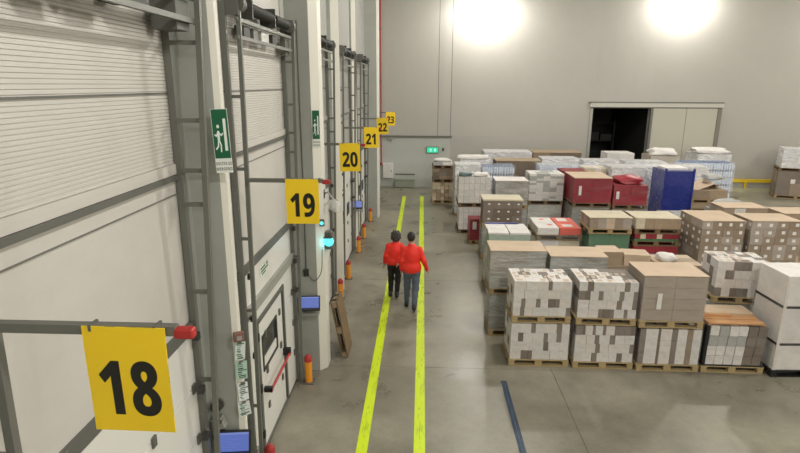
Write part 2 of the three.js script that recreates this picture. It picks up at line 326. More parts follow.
// screens
const screenMat = new THREE.MeshStandardMaterial({ color: 0x05070c, roughness: .25, emissive: 0xffffff, emissiveIntensity: .62, emissiveMap: canvasTex(160, 100, (c, W, H) => { c.fillStyle = '#6f86dd'; c.fillRect(0, 0, W, H); c.fillStyle = '#8fa2ea'; c.fillRect(0, 0, W, 10); c.fillStyle = '#7a90e2'; for (let i = 0; i < 6; i++) c.fillRect(12, 20 + i * 12, 60 + (i * 37) % 60, 4); c.fillStyle = '#23305e'; c.fillRect(0, H - 8, W, 8); }) });
const scr0 = (() => {
  const s = thing('monitor', 'blue-lit screen on the column below the exit sign', 'monitor', -1.915, 1.28, -4.89, 0, 'dock terminals on the columns');
  lim('wall_plate', -.06, .06, .0, .16, -.135, -.11, M.dark, s); lim('arm', -.02, .02, .04, .10, -.12, .0, M.dark, s);
  const h = new THREE.Group(); h.name = 'housing'; h.position.set(.0, .17, .0); h.rotation.set(-.35, .06, .0); s.add(h);
  mesh('case', rboxg(.37, .27, .035, .008, 2), M.black, h); mesh('screen', boxg(.325, .205, .004), screenMat, h, 0, .012, .019);
  lim('keyboard_tray', -.17, .17, -.02, .0, -.05, .09, M.galvLight, s);
  return s;
})();
scr0.rotation.y = .1;
for (const [x, y, z, l] of [[-1.93, 1.18, -8.91, 'blue-lit screen on the column behind sign 19, above the nearest whole bollard'], [-2.02, 1.24, -16.80, 'farthest small blue-lit screen below signs 20 and 21']]) { const c = scr0.clone(); c.name = numbered('monitor'); c.position.set(x, y, z); c.userData = { label: l, category: 'monitor', group: 'dock terminals on the columns' }; scene.add(c); }
// cable and junction boxes
{
  const j = thing('junction_box', 'black plug box hanging on a cable on the column behind sign 19', 'electrical box', -1.98, 1.82, -9.02);
  mesh('box', rboxg(.09, .13, .05, .01, 2), M.dark, j, 0, .07, .03); tube('cable', [[0, .13, .02], [.005, 1.2, .012], [0, 2.6, .012], [0, 4.2, .012]], .010, M.galvDark, j); tube('cable', [[.04, .02, .02], [.14, -.08, .03], [.25, .05, .02], [.29, .5, .015]], .007, M.galv, j);
  for (const [y, l, s] of [[1.80, 'round black socket on the column above the near screen', 0], [1.60, 'grey angled socket box on the column above the near screen', 1], [1.46, 'lower black socket on the column just above the near screen', 0]]) {
    const o = thing('wall_socket', l, 'socket', -2.07, y, -4.97);
    if (s) { mesh('case', rboxg(.13, .13, .09, .015, 2), M.galvLight, o, .01, .06, .03).rotation.z = .35; lim('flap', -.03, .06, .09, .12, .03, .1, M.galv, o); }
    else { cyl('case', .055, .09, M.dark, o, 0, .05, .03, 'z', 16); cyl('collar', .065, .02, M.galvDark, o, 0, .05, -.005, 'z', 16); }
  }
  const noteM = k => new THREE.MeshStandardMaterial({ roughness: .7, map: canvasTex(96, 128, (c, W, H) => { const r = rng(k * 31 + 7); c.fillStyle = ['#cfd8d2', '#a9c4b4', '#dfe4e6'][k % 3]; c.fillRect(0, 0, W, H); for (let i = 0; i < 9; i++) { c.fillStyle = ['#49705c', '#6c7a76', '#2e4438'][(r() * 3) | 0]; c.fillRect(8 + r() * 16, 8 + i * 13, 20 + r() * 55, 4 + r() * 6); } }) });
  [[2.36, .10, .19, 'greenish safety notice, highest of four on the near column edge'], [2.14, .11, .20, 'second safety notice from the top on the near column edge'], [1.90, .10, .20, 'third safety notice on the near column edge'], [1.72, .12, .16, 'white paper notice lowest on the near column edge']].forEach(([y, w, h, l], k) => {
    const o = thing('notice_sheet', l, 'notice', -1.80, y, -4.985, .5); mesh('sheet', boxg(w, h, .004), noteM(k), o, 0, h / 2, 0).rotation.z = (k - 1.5) * .06; lim('clip', -.02, .02, h - .01, h + .01, .0, .01, M.galv, o);
  });
  const hb = thing('alarm_box', 'dull red box on the near column above the notices', 'alarm', -1.80, 2.57, -4.96, .5); mesh('case', rboxg(.10, .10, .05, .01, 2), std(.22, .105, .085, .6), hb, 0, .06, .02); lim('button', -.025, .025, .04, .08, .05, .065, M.galvLight, hb);
}
// dock signal lights and loading lamp on column behind sign 19
{
  const cy = new THREE.MeshStandardMaterial({ color: 0x0a3a40, roughness: .3, emissive: lin(.12, .85, .95), emissiveIntensity: 1.4 });
  const s = thing('signal_light', 'glowing cyan signal lamp on the column behind sign 19', 'signal light', -1.615, 2.25, -9.25);
  mesh('case', rboxg(.12, .32, .16, .02, 2), M.galvDark, s, 0, .16, -.02); mesh('lens', new THREE.SphereGeometry(.088, 16, 10), cy, s, .01, .15, .06); lim('hood', -.07, .07, .22, .24, .04, .13, M.dark, s);
  const l = new THREE.PointLight(lin(.12, .85, .95), .08, 0, 2); l.position.set(.01, .15, .16); l.castShadow = true; s.add(l);
  const s2 = thing('signal_light', 'small cyan indicator right below the tip of sign 19', 'signal light', -1.68, 2.72, -9.0);
  mesh('case', rboxg(.08, .12, .06, .01, 2), M.galvDark, s2, 0, .06, -.01); mesh('lens', new THREE.SphereGeometry(.032, 12, 8), cy, s2, 0, .06, .02);
  const d = thing('loading_lamp', 'clear round dock lamp on a bent arm right of sign 19', 'lamp', -1.66, 2.92, -9.3);
  const glassy = new THREE.MeshPhysicalMaterial({ color: lin(.62, .62, .58), roughness: .15, transparent: true, opacity: .5, side: THREE.DoubleSide });
  const dome = new THREE.LatheGeometry([[.02, .17], [.07, .16], [.12, .10], [.15, .03], [.155, 0]].map(p => new THREE.Vector2(...p)), 20); const dm = mesh('dome', dome, glassy, d, .12, .05, .02); dm.rotation.z = -.5;
  tube('arm', [[-.02, .3, 0], [.05, .33, .02], [.10, .26, .02], [.15, .2, .02]], .014, M.galvLight, d); lim('wall_plate', -.06, -.02, .22, .38, -.06, .06, M.galv, d);
}
// bollards
const bol0 = thing('bollard', 'orange bollard with red cap at the near edge of the frame', 'bollard', -1.93, 0, -6.16, 0, 'dock bollards');
{
  cyl('post', .062, .42, M.orange, bol0, 0, .21, 0, 'y', 18); const cap = mesh('cap', new THREE.LatheGeometry([[.001, .09], [.035, .082], [.06, .05], [.068, .0], [.068, -.03]].map(p => new THREE.Vector2(...p)), 18), M.red, bol0, 0, .43, 0); lim('foot_plate', -.10, .10, 0, .012, -.10, .10, M.galvDark, bol0);
}
[[-8.62, 'orange bollard with red cap beside the pass door, right below the blue-lit screen'], [-12.5, 'orange bollard just beyond the leaning pallet, second nearest in full view'], [-13.96, 'orange bollard third from the viewer along the docks'], [-16.36, 'orange bollard fourth from the viewer along the docks'], [-17.98, 'orange bollard fifth along the docks, right behind the fourth'], [-20.38, 'farthest orange bollard at the foot of the far column']].forEach(([z, l]) => { const c = bol0.clone(); c.name = numbered('bollard'); c.position.set(-1.93, 0, z); c.userData = { ...bol0.userData, label: l }; scene.add(c); });

// ---------------------------------------------------------------- floor markings
{
  const uvz = (x0, x1, z0, z1, h, len) => { const g = gbox(x0, x1, 0, h, z0, z1), p = g.attributes.position, uv = g.attributes.uv; for (let k = 0; k < p.count; k++) uv.setXY(k, (p.getX(k) - x0) / (x1 - x0), p.getZ(k) / len); return g; };
  for (const [x0, x1, l] of [[-.885, -.725, 'left fluorescent yellow walkway line on the floor'], [-.065, .10, 'right fluorescent yellow walkway line on the floor']]) { const m = mesh(numbered('floor_line'), uvz(x0, x1, -25.4, 3, .003, 9), M.tape, scene, 0, .001, 0); m.userData = { label: l, category: 'floor marking', group: 'walkway lines' }; }
  const b = mesh('blue_tape_line', uvz(1.44, 1.54, -8.8, -5, .003, 3), M.blueTape, scene, 0, .001, 0); b.userData = { label: 'worn dark blue tape line on the open floor before the pallets', category: 'floor marking' };
}

// ---------------------------------------------------------------- pallets and loads
const palletG = {};
function palletPieces(w, d) {
  const out = [], bw = .10, top = .13;
  for (let i = 0; i < 3; i++) for (let k = 0; k < 3; k++) out.push(['pallet_block', w * .5 - bw / 2 - (w - bw) * i / 2, .062, d * .5 - bw / 2 - (d - bw) * k / 2, i === 1 ? .13 : bw, .076, bw]);
  for (let k = 0; k < 3; k++) out.push(['bottom_board', 0, .012, d * .5 - .05 - (d - .1) * k / 2, w, .022, k === 1 ? .13 : .1]);
  for (let i = 0; i < 3; i++) out.push(['stringer_board', w * .5 - .05 - (w - .1) * i / 2, .107, 0, .12, .018, d]);
  for (let k = 0; k < 5; k++) out.push(['deck_board', 0, .123, d * .5 - .06 - (d - .12) * k / 4, w, .02, .125]);
  return out;
}
function pallet(g, w, d, mat, fine, y = 0) {
  const P = palletPieces(w, d);
  if (fine) for (const [n, x, yy, z, a, b, c] of P) mesh(n, boxg(a, b, c), mat, g, x, y + yy, z);
  else { const k = w.toFixed(2) + d.toFixed(2); palletG[k] ??= mergeGeometries(P.map(([n, x, yy, z, a, b, c]) => { const q = new THREE.BoxGeometry(a, b, c); q.translate(x, yy, z); return q; })); mesh('pallet', palletG[k], mat, g, 0, y, 0); }
}
// film box with wrinkles, open below
function filmBox(w, h, d, seed, amp = .008, bulge = 0) {
  const g = new THREE.BoxGeometry(w, h, d, 14, 12, 10), p = g.attributes.position, n = fbm(seed, [5, 11], [1, .8]);
  for (let i = 0; i < p.count; i++) {
    const x = p.getX(i), y = p.getY(i), z = p.getZ(i), k = (n(.5 + x * .31 + z * .17, .5 + y * .9 + (z - x) * .11) - .5) * 2 * amp, b = 1 + bulge * (1 - (2 * y / h) ** 2);
    const e = Math.abs(y) > h / 2 - 1e-4 ? .4 : 1;
    p.setXYZ(i, x * b + Math.sign(x) * (Math.abs(x) > w / 2 - 1e-4 ? k * e : 0), y, z * b + Math.sign(z) * (Math.abs(z) > d / 2 - 1e-4 ? k * e : 0));
  }
  const idx = g.index.array, keep = []; for (let t = 0; t < idx.length; t += 3) { if (p.getY(idx[t]) < -h / 2 + 1e-4 && p.getY(idx[t + 1]) < -h / 2 + 1e-4 && p.getY(idx[t + 2]) < -h / 2 + 1e-4 && g.attributes.normal.getY(idx[t]) < -.5) continue; keep.push(idx[t], idx[t + 1], idx[t + 2]); }
  g.setIndex(keep); g.computeVertexNormals(); return g;
}
function wrap(g, w, y0, y1, d, mat, seed, amp, top = .003) { return mesh('stretch_wrap', filmBox(w + .024, y1 - y0 + top, d + .024, seed, amp), mat, g, 0, (y0 + y1 + top) / 2, 0); }
// outer shell of a block of cartons
function cartons(g, o) {
  const { w, d, y0, y1, nx, ny, nz, mats, seed = 1, gap = .005, name = 'carton', jit = .004, each, widths } = o, r = rng(seed), ch = (y1 - y0) / ny, cd = d / nz;
  for (let j = 0; j < ny; j++) {
    for (let k = 0; k < nz; k++) {
      let ws = Array(nx).fill(w / nx); if (widths) { ws = widths(r); const s = ws.reduce((a, b) => a + b); ws = ws.map(v => v * w / s); }
      let x = -w / 2;
      for (let i = 0; i < ws.length; i++) {
        const cw = ws[i], outer = j === ny - 1 || i === 0 || i === ws.length - 1 || k === 0; const xc = x + cw / 2; x += cw;
        const rr = r(), r2 = r(), r3 = r(); if (!outer) continue;
        const mi = o.pick ? o.pick(i, j, k, cw, rr) : mats[Math.floor(rr * mats.length)];
        const c = mesh(name, unit, mi, g, xc + (r2 - .5) * jit, y0 + ch * (j + .5), d / 2 - cd * (k + .5) + (r3 - .5) * jit); c.scale.set(cw - gap, ch - gap * .6, cd - gap);
        if (each) each(c, i, j, k, cw - gap, ch - gap * .6, cd - gap, rr);
      }
    }
  }
}
let sid = 100;
function load(label, x0, zf, w, d, y, turn = 0, group = 'palletised loads', cat = 'pallet load', name = 'pallet_load') { sid += 7; return thing(name, label, cat, x0 + w / 2, y, zf - d / 2, turn, group); }
const PH = .133;
// front-row white cartons with brown ones between
function mixedLoad(label, x0, zf, w, d, y, h, seed, turn = 0, fine = true, group) {
  const g = load(label, x0, zf, w, d, y, turn, group); pallet(g, w, d, M.woodPale, fine);
  const W = [M.wcard, M.wcardB, M.wcardC];
  cartons(g, { w: w - .03, d: d - .02, y0: PH, y1: h, nx: 6, ny: 4, nz: 4, seed, widths: r => { const a = []; const n = 5 + (r() > .5); for (let i = 0; i < n; i++) { a.push(.16 + r() * .12); if (r() < .42) a.push(.08 + r() * .04); } return a; },
    pick: (i, j, k, cw, rr) => cw < .13 ? (rr < .75 ? M.taupe : M.umber) : rr < .05 && k ? M.taupe : W[Math.floor(rr * 2.999)],
    each: (c, i, j, k, cw, ch, cd, rr) => { if (j === 3 && rr > .45) { const t = mesh('tape', unit, M.tan, c, 0, .502, 0); t.scale.set(.55, .012, .3 + rr * .3); } } });
  wrap(g, w - .03, PH, h, d - .02, F.clear, seed, .006); return g;
}
function plainLoad(label, x0, zf, w, d, y, h, seed, mats, filmMat, { nx = 3, ny = 3, nz = 2, turn = 0, fine = false, group, palletMat = M.wood, topMat, amp = .01, hasPallet = true } = {}) {
  const g = load(label, x0, zf, w, d, y, turn, group); const b = hasPallet ? PH : .004; if (hasPallet) pallet(g, w, d, palletMat, fine);
  const th = topMat ? .02 : 0;
  cartons(g, { w: w - .03, d: d - .03, y0: b, y1: h - th, nx, ny, nz, seed, mats });
  if (filmMat) wrap(g, w - .03, b, h - th, d - .03, filmMat, seed, amp, topMat ? .001 : .003);
  if (topMat) { mesh('cover_sheet', rboxg(w, th - .004, d, .004), topMat, g, 0, h - th / 2 + .002, 0); }
  return g;
}
// --- row 1
mixedLoad('white cartons with brown ones on the leftmost front pallet, lower of two', 1.66, -9.36, 1.09, .76, 0, .84, 31);
mixedLoad('white cartons with brown ones on the leftmost front stack, upper load', 1.67, -9.38, 1.06, .74, .855, .80, 57, .01);
mixedLoad('white and brown cartons on the second front pallet from the left, lower load', 2.82, -9.32, 1.09, .76, 0, .84, 77);
mixedLoad('white and brown cartons topping the second front stack from the left', 2.83, -9.34, 1.06, .76, .855, .82, 99, -.02);
{
  const g = load('tall white and brown striped cartons under the big grey-brown box in the front row', 3.96, -9.28, 1.11, .78, 0); pallet(g, 1.11, .78, M.woodPale, true);
  const r = rng(4); let x = -.54; const seq = [[.10, M.taupe], [.22, M.wcard], [.045, M.umber], [.20, M.wcardC], [.10, M.taupe], [.17, M.wcard], [.10, M.kraftB], [.15, M.wcardB]];
  for (let k = 0; k < 2; k++) { x = -.54; for (const [cw, m] of seq) for (let j = 0; j < 3; j++) { const c = mesh('carton', unit, k ? M.wcardB : m, g, x + cw / 2, PH + .115 + j * .23, .185 - k * .37 + (r() - .5) * .006); c.scale.set(cw - .005, .226, .365); if (j === 2) x += cw; } }
  wrap(g, 1.08, PH, .823, .75, F.clear, 12, .006);
  const u = load('big grey-brown wrapped box with a white label topping the third front stack', 3.92, -9.27, 1.12, .82, .855); pallet(u, 1.12, .82, M.woodPale, true);
  for (let j = 0; j < 4; j++) for (let i = 0; i < 2; i++) { const c = mesh('carton', unit, M.dustyKraft, u, -.275 + .55 * i, PH + .104 + j * .208, 0); c.scale.set(.545, .203, .79); }
  wrap(u, 1.10, PH, .965, .79, F.clear, 44, .01, 0); mesh('cover_sheet', rboxg(1.12, .012, .80, .004), M.tan, u, 0, .976, 0);
  lim('label', -.30, -.22, .36, .66, .414, .418, M.label, u);
}
{
  const g = load('front pallet of small silvery-white cartons under an orange slatted tray', 5.13, -9.27, 1.09, .8, 0, -.02); pallet(g, 1.09, .8, M.woodPale, true);
  const r = rng(9);
  for (let j = 0; j < 4; j++) for (let i = 0; i < 6; i++) for (let k = 0; k < 2; k++) { const cw = .165, c = mesh('carton', unit, i > 3 ? M.umber : [M.wcardB, M.gcard, M.wcard][(r() * 3) | 0], g, -.40 + i * cw + (j - 1.5) * .012, PH + .10 + j * .192, .20 - k * .39 + (r() - .5) * .02); c.scale.set(cw - .012, .186, .36); c.rotation.z = -.035; }
  wrap(g, 1.03, PH - .01, .92, .76, F.clear, 71, .012, .01);
  lim('black_band', -.53, .53, PH - .015, PH + .025, -.392, .396, M.black, g); lim('black_band', -.545, -.49, PH, .90, .30, .40, M.black, g);
  for (const z of [-.30, -.10, .10, .30]) lim('tray_slat', -.52, .46, .94, .965, z - .085, z + .085, M.orangeTan, g);
  for (const x of [-.5, -.03, .44]) lim('tray_bearer', x - .03, x + .03, .925, .942, -.38, .38, M.orangeTan, g);
  lim('tray_top', -.50, .44, .966, 1.01, -.38, .02, M.tan, g); lim('tray_top', -.50, .0, .966, 1.01, .03, .1, M.orangeTan, g);
}
{
  const g = load('tall white strapped boxes at the right end of the front row', 6.28, -9.18, 1.25, .82, 0, .03); pallet(g, 1.25, .82, M.black, true);
  const r = rng(15); for (let j = 0; j < 3; j++) for (let i = 0; i < 2; i++) { const c = mesh('carton', unit, [M.wcard, M.wcardB][(i + j) % 2], g, -.30 + i * .60, PH + .295 + j * .588, 0); c.scale.set(.597, .583, .78); }
  for (const y of [.63, 1.33]) lim('black_strap', -.606, .606, y - .022, y + .022, -.397, .397, M.black, g);
  lim('corner_board', -.609, -.56, PH, 1.86, .385, .398, M.wcardC, g); lim('label', -.22, -.14, 1.42, 1.62, .3925, .395, M.label, g);
  wrap(g, 1.23, PH, 1.897, .80, F.clear, 22, .005);
}
// --- row 2
plainLoad('lower grey film-wrapped load at the left end of the second row', 1.42, -10.62, 1.10, .72, 0, .90, 201, [M.gcard, M.taupe, M.gcard], F.grey, { nx: 3, ny: 3, fine: true, amp: .02 });
plainLoad('grey film-wrapped load with tan cardboard top, left end of the second row', 1.40, -10.62, 1.12, .74, .912, .94, 202, [M.gcard, M.kraftB, M.taupe], F.milky, { nx: 3, ny: 3, topMat: M.tan, fine: true, amp: .022 });
plainLoad('lower wrapped load hidden behind the second front stack', 2.60, -10.55, 1.10, .72, 0, .88, 203, [M.gcard, M.taupe], F.grey, { nx: 3, ny: 2 });
plainLoad('wrapped load with smooth tan top behind the second front stack', 2.58, -10.52, 1.12, .72, .892, .89, 204, [M.taupe, M.gcard], F.milky, { nx: 2, ny: 3, topMat: M.tan, turn: -.02, amp: .018 });
plainLoad('brown carton load behind the big grey-brown box, carrying two loose boxes', 3.85, -11.45, 1.15, .85, 0, 1.28, 205, [M.kraft, M.kraftB], F.clear, { nx: 4, ny: 5, nz: 3 });
function looseBox(label, x, y, z, w, h, d, turn, mat = M.kraft) { const g = thing('carton_box', label, 'box', x, y, z, turn, 'loose boxes'); mesh('body', rboxg(w, h - .006, d, .004), mat, g, 0, h / 2 - .003, 0); lim('tape', -.025, .025, h - .006, h - .004, -d / 2, d / 2, M.tan, g); lim('flap', -w / 2 + .01, w / 2 - .01, h - .007, h, .004, d / 2 - .005, M.tan, g); lim('flap', -w / 2 + .01, w / 2 - .01, h - .007, h, -d / 2 + .005, -.004, M.tan, g); return g; }
looseBox('brown taped box behind the second front stack, left of two loose boxes', 4.13, 1.285, -11.78, .46, .30, .5, .05, M.kraft);
looseBox('tan taped box beside the big grey-brown box, right of two loose boxes', 4.68, 1.285, -11.72, .54, .25, .46, -.12, M.tan);
plainLoad('low brown load with crumpled film behind the third front stack', 5.06, -11.35, .95, .8, 0, 1.36, 206, [M.kraft, M.tan], F.clear, { nx: 3, ny: 4, nz: 3, amp: .03 });
plainLoad('lower load under the tilted white carton block behind the tray pallet', 5.70, -10.35, 1.02, .75, 0, .93, 207, [M.gcard, M.wcardB], F.clear, { nx: 4, ny: 3 });
mixedLoad('turned block of white and brown cartons behind the orange tray', 5.74, -10.28, .98, .72, .942, .85, 258, -.09, true);
// --- row 3
{
  const g = load('pale green cartons topped with white sheets behind the left tan-topped load', 1.64, -13.0, 1.04, 1.0, 0); pallet(g, 1.04, 1.0, M.wood, false);
  cartons(g, { w: 1.0, d: .96, y0: PH, y1: 1.52, nx: 3, ny: 6, nz: 3, seed: 5, mats: [M.paleGreen, M.paleGreen, M.wcardB] });
  for (let i = 0; i < 2; i++) for (let k = 0; k < 2; k++) { const c = mesh('white_sheet', rboxg(.50, .05, .46, .01), M.wcard, g, -.26 + i * .52, 1.548, -.24 + k * .48); c.rotation.y = (i - k) * .05; }
  wrap(g, 1.0, PH, 1.52, .96, F.clear, 33, .01, .07); lim('blue_edge_board', -.5, .35, 1.575, 1.60, -.48, -.42, M.blueFilm, g);
}
{
  const g = load('stacked pallets of printed white and red sheets in the middle rows', 3.03, -14.1, 1.2, 1.25, 0); pallet(g, 1.2, 1.25, M.wood, false);
  cartons(g, { w: 1.12, d: 1.2, y0: PH, y1: .72, nx: 3, ny: 2, nz: 2, seed: 6, mats: [M.gcard, M.taupe] });
  pallet(g, 1.18, 1.22, M.woodDark, false, .72); cartons(g, { w: 1.1, d: 1.16, y0: .855, y1: 1.10, nx: 2, ny: 1, nz: 2, seed: 7, mats: [M.wcardB, M.cream] });
  pallet(g, 1.18, 1.22, M.woodDark, false, 1.10); const r = rng(8);
  for (let i = 0; i < 2; i++) for (let k = 0; k < 2; k++) { const c = mesh('printed_stack', rboxg(.56, .20, .58, .02, 1), i ? M.vermilion : M.wcard, g, -.29 + i * .58, 1.336, -.3 + k * .6); c.rotation.y = (r() - .5) * .06; if (!i) lim('red_print', -.06 + .1 * k, .06 + .1 * k, .1005, .102, -.1, .02, M.vermilion, c); else lim('white_print', -.16, .1, .1005, .102, -.2 + k * .1, .14, M.wcard, c); }
  wrap(g, 1.14, .9, 1.44, 1.2, F.clear, 91, .02);
}
const stripesTop = (g, w, d, y, n, mats, name = 'carton') => { for (let i = 0; i < n; i++) { const c = mesh(name, unit, mats[i % mats.length], g, -w / 2 + w / n * (i + .5), y, 0); c.scale.set(w / n - .008, .02, d); } };
plainLoad('green cartons with a pale label, lower load in the middle of the third row', 4.30, -13.8, 1.05, .85, 0, 1.37, 211, [M.green], F.clear, { nx: 2, ny: 4 });
plainLoad('grey-brown cartons with cream tops standing on the green cartons', 4.28, -13.78, 1.08, .86, 1.38, .43, 212, [M.dustyKraft, M.kraftB, M.dustyKraft, M.tan], F.clear, { nx: 5, ny: 1, nz: 3, topMat: M.cream });
{
  const g = load('layered pallet of white, red, green and brown cartons with a cream top', 5.42, -13.75, 1.16, .86, 0); pallet(g, 1.16, .86, M.wood, false);
  const lay = [[PH, .66, M.gcard, 2, 2], [.66, .80, M.wcardB, 2, 1], [.80, .88, M.blueCap, 2, 1], [.88, 1.08, M.crimson, 2, 1]];
  for (const [a, b, m, nx, ny] of lay) cartons(g, { w: 1.1, d: .82, y0: a, y1: b, nx, ny, nz: 2, seed: 3, mats: [m] });
  pallet(g, 1.14, .84, M.woodDark, false, 1.08); cartons(g, { w: 1.1, d: .82, y0: 1.215, y1: 1.27, nx: 2, ny: 1, nz: 2, seed: 4, mats: [M.green] });
  cartons(g, { w: 1.1, d: .82, y0: 1.27, y1: 1.40, nx: 8, ny: 1, nz: 3, seed: 5, mats: [M.crimsonB, M.cream, M.crimsonB] });
  pallet(g, 1.14, .84, M.woodDark, false, 1.40); cartons(g, { w: 1.12, d: .84, y0: 1.535, y1: 1.80, nx: 5, ny: 1, nz: 2, seed: 6, mats: [M.kraft, M.cream, M.taupe] }); mesh('cover_sheet', rboxg(1.13, .012, .84, .004), M.cream, g, 0, 1.808, 0);
}
function labelledLoad(label, x0, zf, w, d, h, seed, turn) {
  const g = load(label, x0, zf, w, d, 0, turn); pallet(g, w, d, M.wood, false);
  cartons(g, { w: w - .02, d: d - .02, y0: PH, y1: h - .012, nx: 4, ny: 9, nz: 4, seed, mats: [M.kraftB, M.dustyKraft, M.kraftC, M.kraftC], jit: .012,
    each: (c, i, j, k, cw, ch, cd, rr) => { if (k === 0 && j > 2) { const l = mesh('label', unit, M.label, c, .08 + (rr - .5) * .2, .05 + (rr - .5) * .1, .502); l.scale.set(.28, .4, .008); } if (i === 0 && j > 3 && rr > .4) { const l = mesh('label', unit, M.label, c, -.502, 0, .1); l.scale.set(.008, .4, .3); } } });
  wrap(g, w - .02, PH, h - .012, d - .02, F.clear, seed, .012, .0); mesh('cover_sheet', rboxg(w - .01, .01, d - .01, .003), M.tan, g, 0, h - .005, 0); return g;
}
labelledLoad('tall brown cartons with white labels, left of two alike labelled stacks', 6.80, -13.2, 1.03, 1.2, 1.9, 301, .0);
labelledLoad('tall brown cartons with white labels at the right edge, beside its alike stack', 8.0, -13.25, 1.2, .88, 1.9, 302, .0);
plainLoad('brown cartons with white ends and flat tan top behind the labelled stacks', 8.05, -14.65, 1.15, .75, 0, 1.92, 213, [M.kraft, M.wcardB, M.kraftB], F.clear, { nx: 4, ny: 6, nz: 2, topMat: M.tan });
plainLoad('tan-topped box load at the right edge behind the labelled stacks', 9.40, -14.3, 1.15, .8, 0, 1.86, 214, [M.tan, M.kraft], null, { nx: 2, ny: 3, topMat: M.tan });
// --- row 4
plainLoad('lower wrapped load beneath the dark grey white-dotted cartons', 1.80, -15.9, 1.18, .76, 0, .95, 221, [M.gcard], F.grey, {});
{
  const g = load('dark grey cartons with white dots and a cream lid near the left edge', 1.80, -15.9, 1.18, .76, .962); pallet(g, 1.18, .76, M.wood, false);
  cartons(g, { w: 1.14, d: .72, y0: PH, y1: .80, nx: 4, ny: 3, nz: 2, seed: 2, mats: [M.taupe, M.umber, M.taupe], each: (c, i, j, k) => { if (k === 0) { const l = mesh('label', unit, M.label, c, .1, .1, .502); l.scale.set(.24, .2, .008); } } });
  mesh('lid', rboxg(1.18, .05, .76, .006), M.cream, g, 0, .83, 0);
}
{
  const g = load('dark red film-wrapped crate on the floor at the left edge of the stacks', 1.56, -17.45, .50, .55, 0, .05, 'palletised loads', 'crate', 'crate'); pallet(g, .5, .55, M.wood, false);
  cartons(g, { w: .48, d: .52, y0: PH, y1: .84, nx: 1, ny: 3, nz: 1, seed: 3, mats: [M.crimsonB, M.crimson] }); wrap(g, .48, PH, .84, .52, F.red, 55, .02); lim('label', -.15, -.02, .5, .75, .276, .279, M.label, g);
}
function gridLoad(label, x0, zf, w, d, y, h, seed, nx, ny, nz, mats, filmMat = F.clear, gap = .016) {
  const g = load(label, x0, zf, w, d, y); pallet(g, w, d, M.woodDark, false); lim('carton_core', -w / 2 + .03, w / 2 - .03, PH, h - .02, -d / 2 + .03, d / 2 - .03, M.gcard, g);
  cartons(g, { w: w - .02, d: d - .02, y0: PH, y1: h, nx, ny, nz, seed, mats, gap, jit: .006 }); if (filmMat) wrap(g, w - .02, PH, h, d - .02, filmMat, seed, .01); return g;
}
gridLoad('white square cartons at the left aisle edge, lower of two loads', 1.30, -18.8, 1.06, 1.1, 0, .94, 231, 6, 4, 3, [M.wcardB, M.wcardC, M.wcard]);
gridLoad('white square cartons at the left aisle edge, upper load with clutter on top', 1.27, -18.8, 1.12, 1.1, .952, 1.05, 232, 6, 4, 3, [M.wcardB, M.wcard]);
function clutter(name, label, cat, x, y, z, w, h, d, mat, seed, turn = 0) { const g = new THREE.SphereGeometry(.5, 18, 12), p = g.attributes.position, n = fbm(seed, [4, 9], [1, .8]); for (let i = 0; i < p.count; i++) { const a = p.getX(i), b = p.getY(i), c = p.getZ(i), k = .75 + n(.5 + a * .7 + c * .3, .5 + b * .6 - c * .5) * .6; const q = v => Math.sign(v) * Math.min(.5, Math.abs(v) * 1.35); p.setXYZ(i, q(a) * w * k, Math.max(-.3, b * k) * h, q(c) * d * k); } g.computeVertexNormals(); const m = mesh(numbered(name), g, mat, scene, x, y + .3 * h, z); m.rotation.y = turn; m.userData = { label, category: cat }; return m; }
clutter('cloth_bundle', 'dark green cloth lying on the white square cartons', 'cloth', 1.53, 2.02, -19.05, .42, .16, .34, M.teal, 7);
clutter('plastic_sheet', 'crumpled white plastic lying on the white square cartons', 'plastic', 2.04, 2.02, -19.1, .5, .14, .4, M.wcard, 8);
plainLoad('lower load behind the dotted grey cartons', 2.55, -18.7, 1.1, .9, 0, .92, 233, [M.gcard], F.grey, {});
plainLoad('grey-brown film-wrapped load behind the dotted grey cartons', 2.52, -18.7, 1.12, .9, .932, .97, 234, [M.taupe, M.kraftB, M.gcard], F.milky, { nx: 3, ny: 3, topMat: M.wcardC, amp: .02 });
plainLoad('lower grey wrapped load below the fine white paper load', 3.80, -19.4, 1.2, .95, 0, .93, 235, [M.gcard, M.wcardB], F.milky, {});
gridLoad('fine-ribbed white paper load left of the red loads', 3.80, -19.4, 1.22, .95, .942, 1.09, 236, 5, 12, 2, [M.wcardB, M.wcard, M.gcard], F.clear, .010);
plainLoad('lower load beneath the large red wrapped load', 5.12, -18.5, 1.26, 1.2, 0, 1.05, 237, [M.taupe], F.grey, {});
